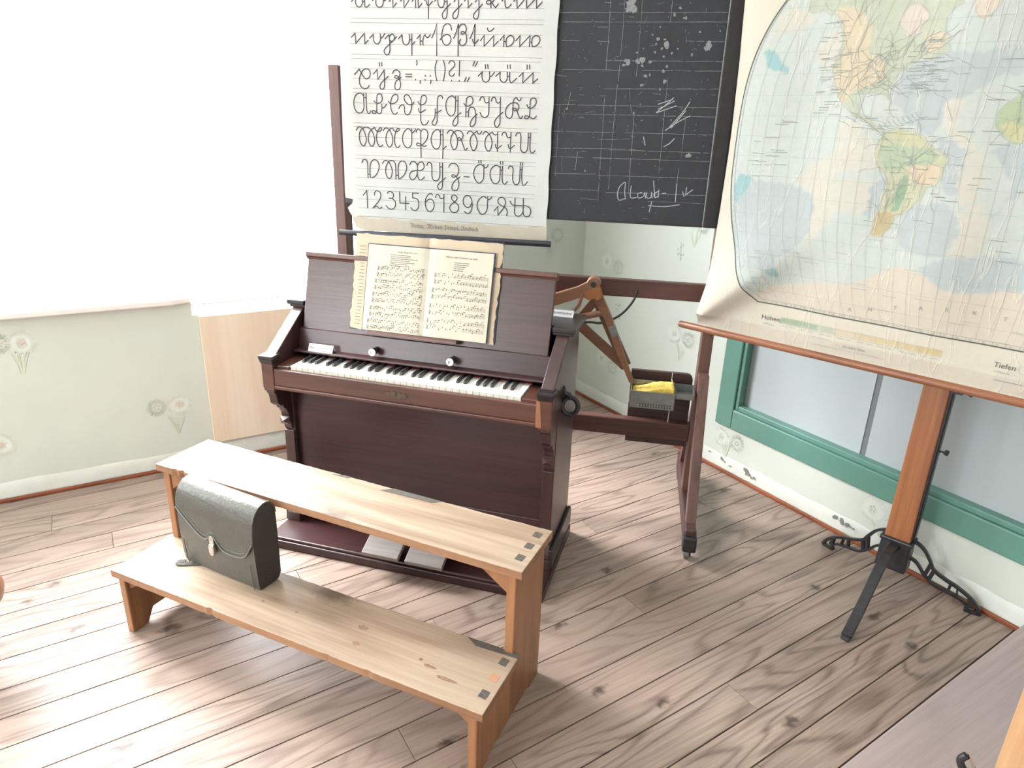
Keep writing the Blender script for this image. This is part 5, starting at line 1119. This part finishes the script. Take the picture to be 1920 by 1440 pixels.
    def name(a, b_, l, mi=2, w=.0018):
        x = a
        while x < a+l:
            d = r.uniform(.003, .007); mb.ribbon([(x, b_), (x+d*.5, b_+r.uniform(-.001, .001)), (x+d, b_)], w, pr, mi); x += d+.0016
    for i in range(150):
        q = r.random()
        if q < .28: a, b_ = r.choice([(.395, 0), (.40, 0)])[0]+r.uniform(-.02, .05), r.uniform(1.60, 1.88)
        elif q < .5: a, b_ = r.uniform(.64, .74), r.uniform(1.66, 1.80)
        elif q < .7: a, b_ = r.uniform(.60, .82), r.uniform(1.28, 1.58)
        elif q < .8: a, b_ = r.uniform(.50, .72), r.uniform(1.56, 1.62)
        elif q < .9: a, b_ = r.uniform(.18, .30), r.uniform(1.38, 1.62)
        else: a, b_ = r.uniform(.85, 1.05), r.uniform(1.2, 1.8)
        name(a, b_, r.uniform(.018, .045))
    for k in range(9):   # arcs of names round the Caribbean and Central America
        a, b_ = .50+k*.017, 1.60-.012*abs(k-2); mb.ribbon(smooth2([(a-.02, b_+.006), (a, b_), (a+.016, b_-.010)], 4), .0013, pr, 2)
        mb.ribbon(smooth2([(.60+k*.012, 1.575+.004*k), (.615+k*.012, 1.56+.004*k), (.635+k*.012, 1.556+.005*k)], 4), .0011, pr, 2)
    for i in range(26): name(r.uniform(.25, 1.1), r.uniform(1.0, 1.25), r.uniform(.02, .05), 3, .0016)
    for ch, a, b_ in (('A',.62,.995), ('N',.682,1.008), ('T',.754,1.026), ('A',.826,1.040), ('R',.898,1.048), ('K',.967,1.051), ('T',1.043,1.047)):
        put_text(mb, ch, .018, a, b_, pr, 2)
    pt = lambda a, b_: mf(a, b_, .0020)
    put_text(mb, 'Höhen', .0235, .336, .910, pt, 1, width=.064); put_text(mb, 'Tiefen', .0225, 1.052, .911, pt, 1, width=.054)
    put_text(mb, 'in Metern', .010, .345, .892, pr, 3); put_text(mb, 'in Metern', .010, 1.056, .895, pr, 3)
    mb.ribbon(fine([(.402,.9265), (.9155,.9265), (.9155,.906), (.402,.906), (.402,.9265)]), .0009, pr, 3)
    for i in range(1, 8): mb.ribbon([(.402+i*.0642, .906), (.402+i*.0642, .9265)], .0009, pr, 3)
    for i in range(8): name(.412+i*.0642, .8985, .018, 3, .0022); name(.442+i*.0642, .8985, .014, 3, .0022)
    mb.ribbon(fine([(1.113,.906), (1.113,.9265), (1.78,.9265), (1.78,.906), (1.113,.906)]), .0009, pr, 3)
    put_text(mb, '1 : 20 000 000', .0125, .607, .868, pr, 2, width=.09); mb.ribbon([(.52,.885), (.58,.885)], .001, pr, 3); name(.53, .859, .23, 3, .0012); name(1.06, .872, .07, 2, .002)
    o = obj('sheet', mb, ['map_cloth', 'map_ink', 'map_ink_soft', 'map_line'], wm, fix=False, smooth=True)
    ca = np.ones((len(mb.v), 4)); ca[:base, :3] = col.reshape(-1, 3)
    at = o.data.attributes.new('print', 'FLOAT_COLOR', 'POINT'); at.data.foreach_set('color', ca.ravel())
    return o
def map_mats():
    m, nt, b = newmat('map_cloth'); L_ = nt.links.new
    at = N(nt, 'ShaderNodeAttribute', attribute_name='print'); tc = N(nt, 'ShaderNodeTexCoord')
    nz = N(nt, 'ShaderNodeTexNoise', i_Scale=60.0, i_Detail=4.0); L_(tc.outputs['Object'], nz.inputs['Vector'])
    mr = N(nt, 'ShaderNodeMapRange'); mr.inputs['To Min'].default_value = .93; mr.inputs['To Max'].default_value = 1.05; L_(nz.outputs['Fac'], mr.inputs['Value'])
    hv = N(nt, 'ShaderNodeHueSaturation'); L_(at.outputs['Color'], hv.inputs['Color']); L_(mr.outputs[0], hv.inputs['Value']); 
    # creases: stretched cell borders running up the cloth
    mp = N(nt, 'ShaderNodeMapping'); mp.inputs['Scale'].default_value = (9, 1, 1.6); mp.inputs['Rotation'].default_value = (0, .22, 0); L_(tc.outputs['Object'], mp.inputs['Vector'])
    n2 = N(nt, 'ShaderNodeTexNoise', i_Scale=3.0, i_Detail=4.0); L_(mp.outputs[0], n2.inputs['Vector'])
    mx = N(nt, 'ShaderNodeMix', data_type='RGBA', blend_type='LINEAR_LIGHT'); mx.inputs[0].default_value = .25; L_(mp.outputs[0], mx.inputs[6]); L_(n2.outputs['Color'], mx.inputs[7])
    vo = N(nt, 'ShaderNodeTexVoronoi', feature='DISTANCE_TO_EDGE', i_Scale=1.25); L_(mx.outputs[2], vo.inputs['Vector'])
    cr = N(nt, 'ShaderNodeMapRange'); cr.inputs['From Max'].default_value = .02; cr.inputs['To Min'].default_value = 1; cr.inputs['To Max'].default_value = 0; L_(vo.outputs['Distance'], cr.inputs['Value'])
    cm = N(nt, 'ShaderNodeMath', operation='MULTIPLY'); cm.inputs[1].default_value = .22; L_(cr.outputs[0], cm.inputs[0])
    mc = N(nt, 'ShaderNodeMix', data_type='RGBA'); L_(cm.outputs[0], mc.inputs[0]); L_(hv.outputs[0], mc.inputs[6]); mc.inputs[7].default_value = lin((208,202,186)); L_(mc.outputs[2], b.inputs['Base Color'])
    bp = N(nt, 'ShaderNodeBump', i_Strength=.5, i_Distance=.0016); L_(cr.outputs[0], bp.inputs['Height'])
    L_(bp.outputs[0], b.inputs['Normal']); b.inputs['Roughness'].default_value = .85
    MAT['map_cloth'] = m
    MAT['map_ink'] = plain('map_frame_ink', (82,88,82), .8); MAT['map_ink_soft'] = plain('map_print_ink', (140,144,138), .9); MAT['map_line'] = plain('map_fine_line', (156,160,152), .9)
map_mats(); map_sheet()
rd = MB(); zr = MZ+.8185*MK; rd.tube([(0,0,zr), (.006,0,zr), (1.68,0,zr), (1.686,0,zr)], [.010,.013,.013,.010], 16); obj('bottom_rod', rd, 'rod_orange', wm, smooth=True)
rd = MB(); rd.tube([(.03,0,MZ+2.13*MK), (1.72,0,MZ+2.13*MK)], .013, 16); obj('top_rod', rd, 'rod_orange', wm, smooth=True)

PO = (-.155, -2.150, 0)
ms = thing('map_stand', 'orange-brown wooden post on a black cast iron tripod foot, holding the wall map', 'stand', PO, MT)
obj('post', MB().hexa([(-.042,-.026,.165),(.042,-.026,.165),(.042,.028,.165),(-.042,.028,.165),(-.034,-.024,2.22),(.034,-.024,2.22),(.034,.024,2.22),(-.034,.024,2.22)]), 'post_orange', ms, bevel=.004)
gr = MB(); gr.box(.036, .050, -.010, .016, .22, 2.1); gr.box(.033, .046, -.019, -.012, .22, 2.1); gv = obj('slide_rail', gr, 'iron', ms)
pg = MB(); pg.tube([(.048,0,.56), (.074,-.004,.562)], .004, 8); pg.tube([(.070,-.004,.555), (.073,-.004,.57)], .007, 8); obj('pin', pg, 'iron', gv)
cl = MB(); cl.tube([(.06,-.03,.792), (.10,-.04,.786), (.105,-.085,.797)], .006, 8); cl.box(.045, .075, -.035, .02, .775, .80); obj('cleat', cl, 'iron', gv, smooth=True)
arm = MB(); arm.box(-.015, .015, -.235, .02, 2.125, 2.15); arm.box(-.2, .2, -.235, -.21, 2.118, 2.135); obj('top_arm', arm, 'iron', ms)
co = MB(); co.hexa([(-.05,-.036,.085),(.05,-.036,.085),(.05,.036,.085),(-.05,.036,.085),(-.048,-.033,.205),(.048,-.033,.205),(.048,.034,.205),(-.048,.034,.205)]); co.box(-.053, .053, -.039, .039, .192, .208)
obj('socket', co, 'iron', ms, bevel=.005)
def tripod_leg(wang, kind, reach=1.0):
    a = wang - MT; d = Vector((math.cos(a), math.sin(a), 0)); sd = Vector((-d.y, d.x, 0)); L_ = MB()
    q = lambda r_, z: d*(r_*reach) + Vector((0, 0, z))
    if kind == 'flat':
        L_.bar([q(*p) for p in smooth2([(.03,.18), (.09,.19), (.15,.175), (.22,.13), (.29,.075), (.36,.030), (.395,.012)], 4)], [.032]*25, .014, sd)
        L_.bar([q(.375,.018), q(.40,.006), q(.405,.002)], .026, .012, sd)
    up_r = smooth2([(.035,.198), (.06,.202), (.092,.182), (.119,.146), (.138,.117), (.181,.095), (.222,.080), (.273,.053), (.300,.026), (.312,.006)], 4)
    lo_r = smooth2([(.03,.128), (.045,.138), (.078,.125), (.112,.086), (.149,.062), (.203,.050), (.245,.038), (.268,.016), (.262,.006), (.285,.004), (.312,.005)], 4)
    if kind != 'flat':
        L_.bar([q(*p) for p in up_r], .015, .010, sd); L_.bar([q(*p) for p in lo_r], .015, .009, sd)
        L_.bar([q(.122,.138), q(.112,.086)], .014, .012, sd); L_.bar([q(.138,.118), q(.128,.074)], .013, .012, sd)
        L_.bar([q(.200,.088), q(.196,.05)], .013, .008, sd); L_.bar([q(.222,.080), q(.228,.044)], .013, .006, sd); L_.bar([q(.268,.05), q(.275,.02)], .013, .014, sd)
    obj('leg', L_, 'iron', ms, bevel=.002)
tripod_leg(math.atan2(-2.257+2.150, -.562+.155), 'flat', 1.05)
tripod_leg(math.atan2(-1.89+2.150, -.128+.155), 'scroll', .92)
tripod_leg(math.atan2(-2.41+2.150, -.035+.155), 'scroll', .93)

# ------------------------------------------------------------------ things cut by the frame
dk = thing('school_desk', 'orange-brown wooden desk side at the lower right edge, standing on the raised platform', 'desk', (-1.079, -2.858, .058), R(-110))
mb = MB(); mb.box(0, .80, 0, .025, 0, .70); obj('front_board', mb, 'orange_wood', dk, bevel=.004)
for x in (0, .775):
    mb = MB(); mb.box(x, x+.025, .026, .40, 0, .70); obj('side_board', mb, 'orange_wood', dk, bevel=.003)
hk = MB(); hk.tube(smooth2([(.02,.002,.285), (.004,-.02,.272), (-.014,-.044,.272), (-.024,-.056,.295), (-.020,-.050,.312)], 4), .0075, 10); hk = obj('bag_hook', hk, 'iron', dk, smooth=True)
hr = MB(); hr.tube([(-.019,-.047,.318), (-.006,-.036,.287), (.0,-.030,.275)], .0032, 8); obj('hook_wire', hr, 'chrome', hk, smooth=True)
mb = MB(); mb.box(-.02, .82, -.02, .42, .70, .725); obj('desk_top', mb, 'orange_wood', dk, bevel=.004)
st = thing('stool', 'rounded orange-brown wooden stool edge just entering at the left border', 'stool', (-2.968, -1.08, 0))
mb = MB(); mb.lathe([(.09,.20),(.125,.208),(.14,.225),(.145,.25),(.14,.275),(.125,.288),(.08,.293)], 36); obj('seat', mb, 'post_orange', st, smooth=True)
for k in range(3):
    a = 2*math.pi*k/3+math.pi; mb = MB(); mb.tube([(.07*math.cos(a), .07*math.sin(a), .21), (.12*math.cos(a), .12*math.sin(a), 0)], [.016,.013], 12); obj('leg', mb, 'post_orange', st, smooth=True)
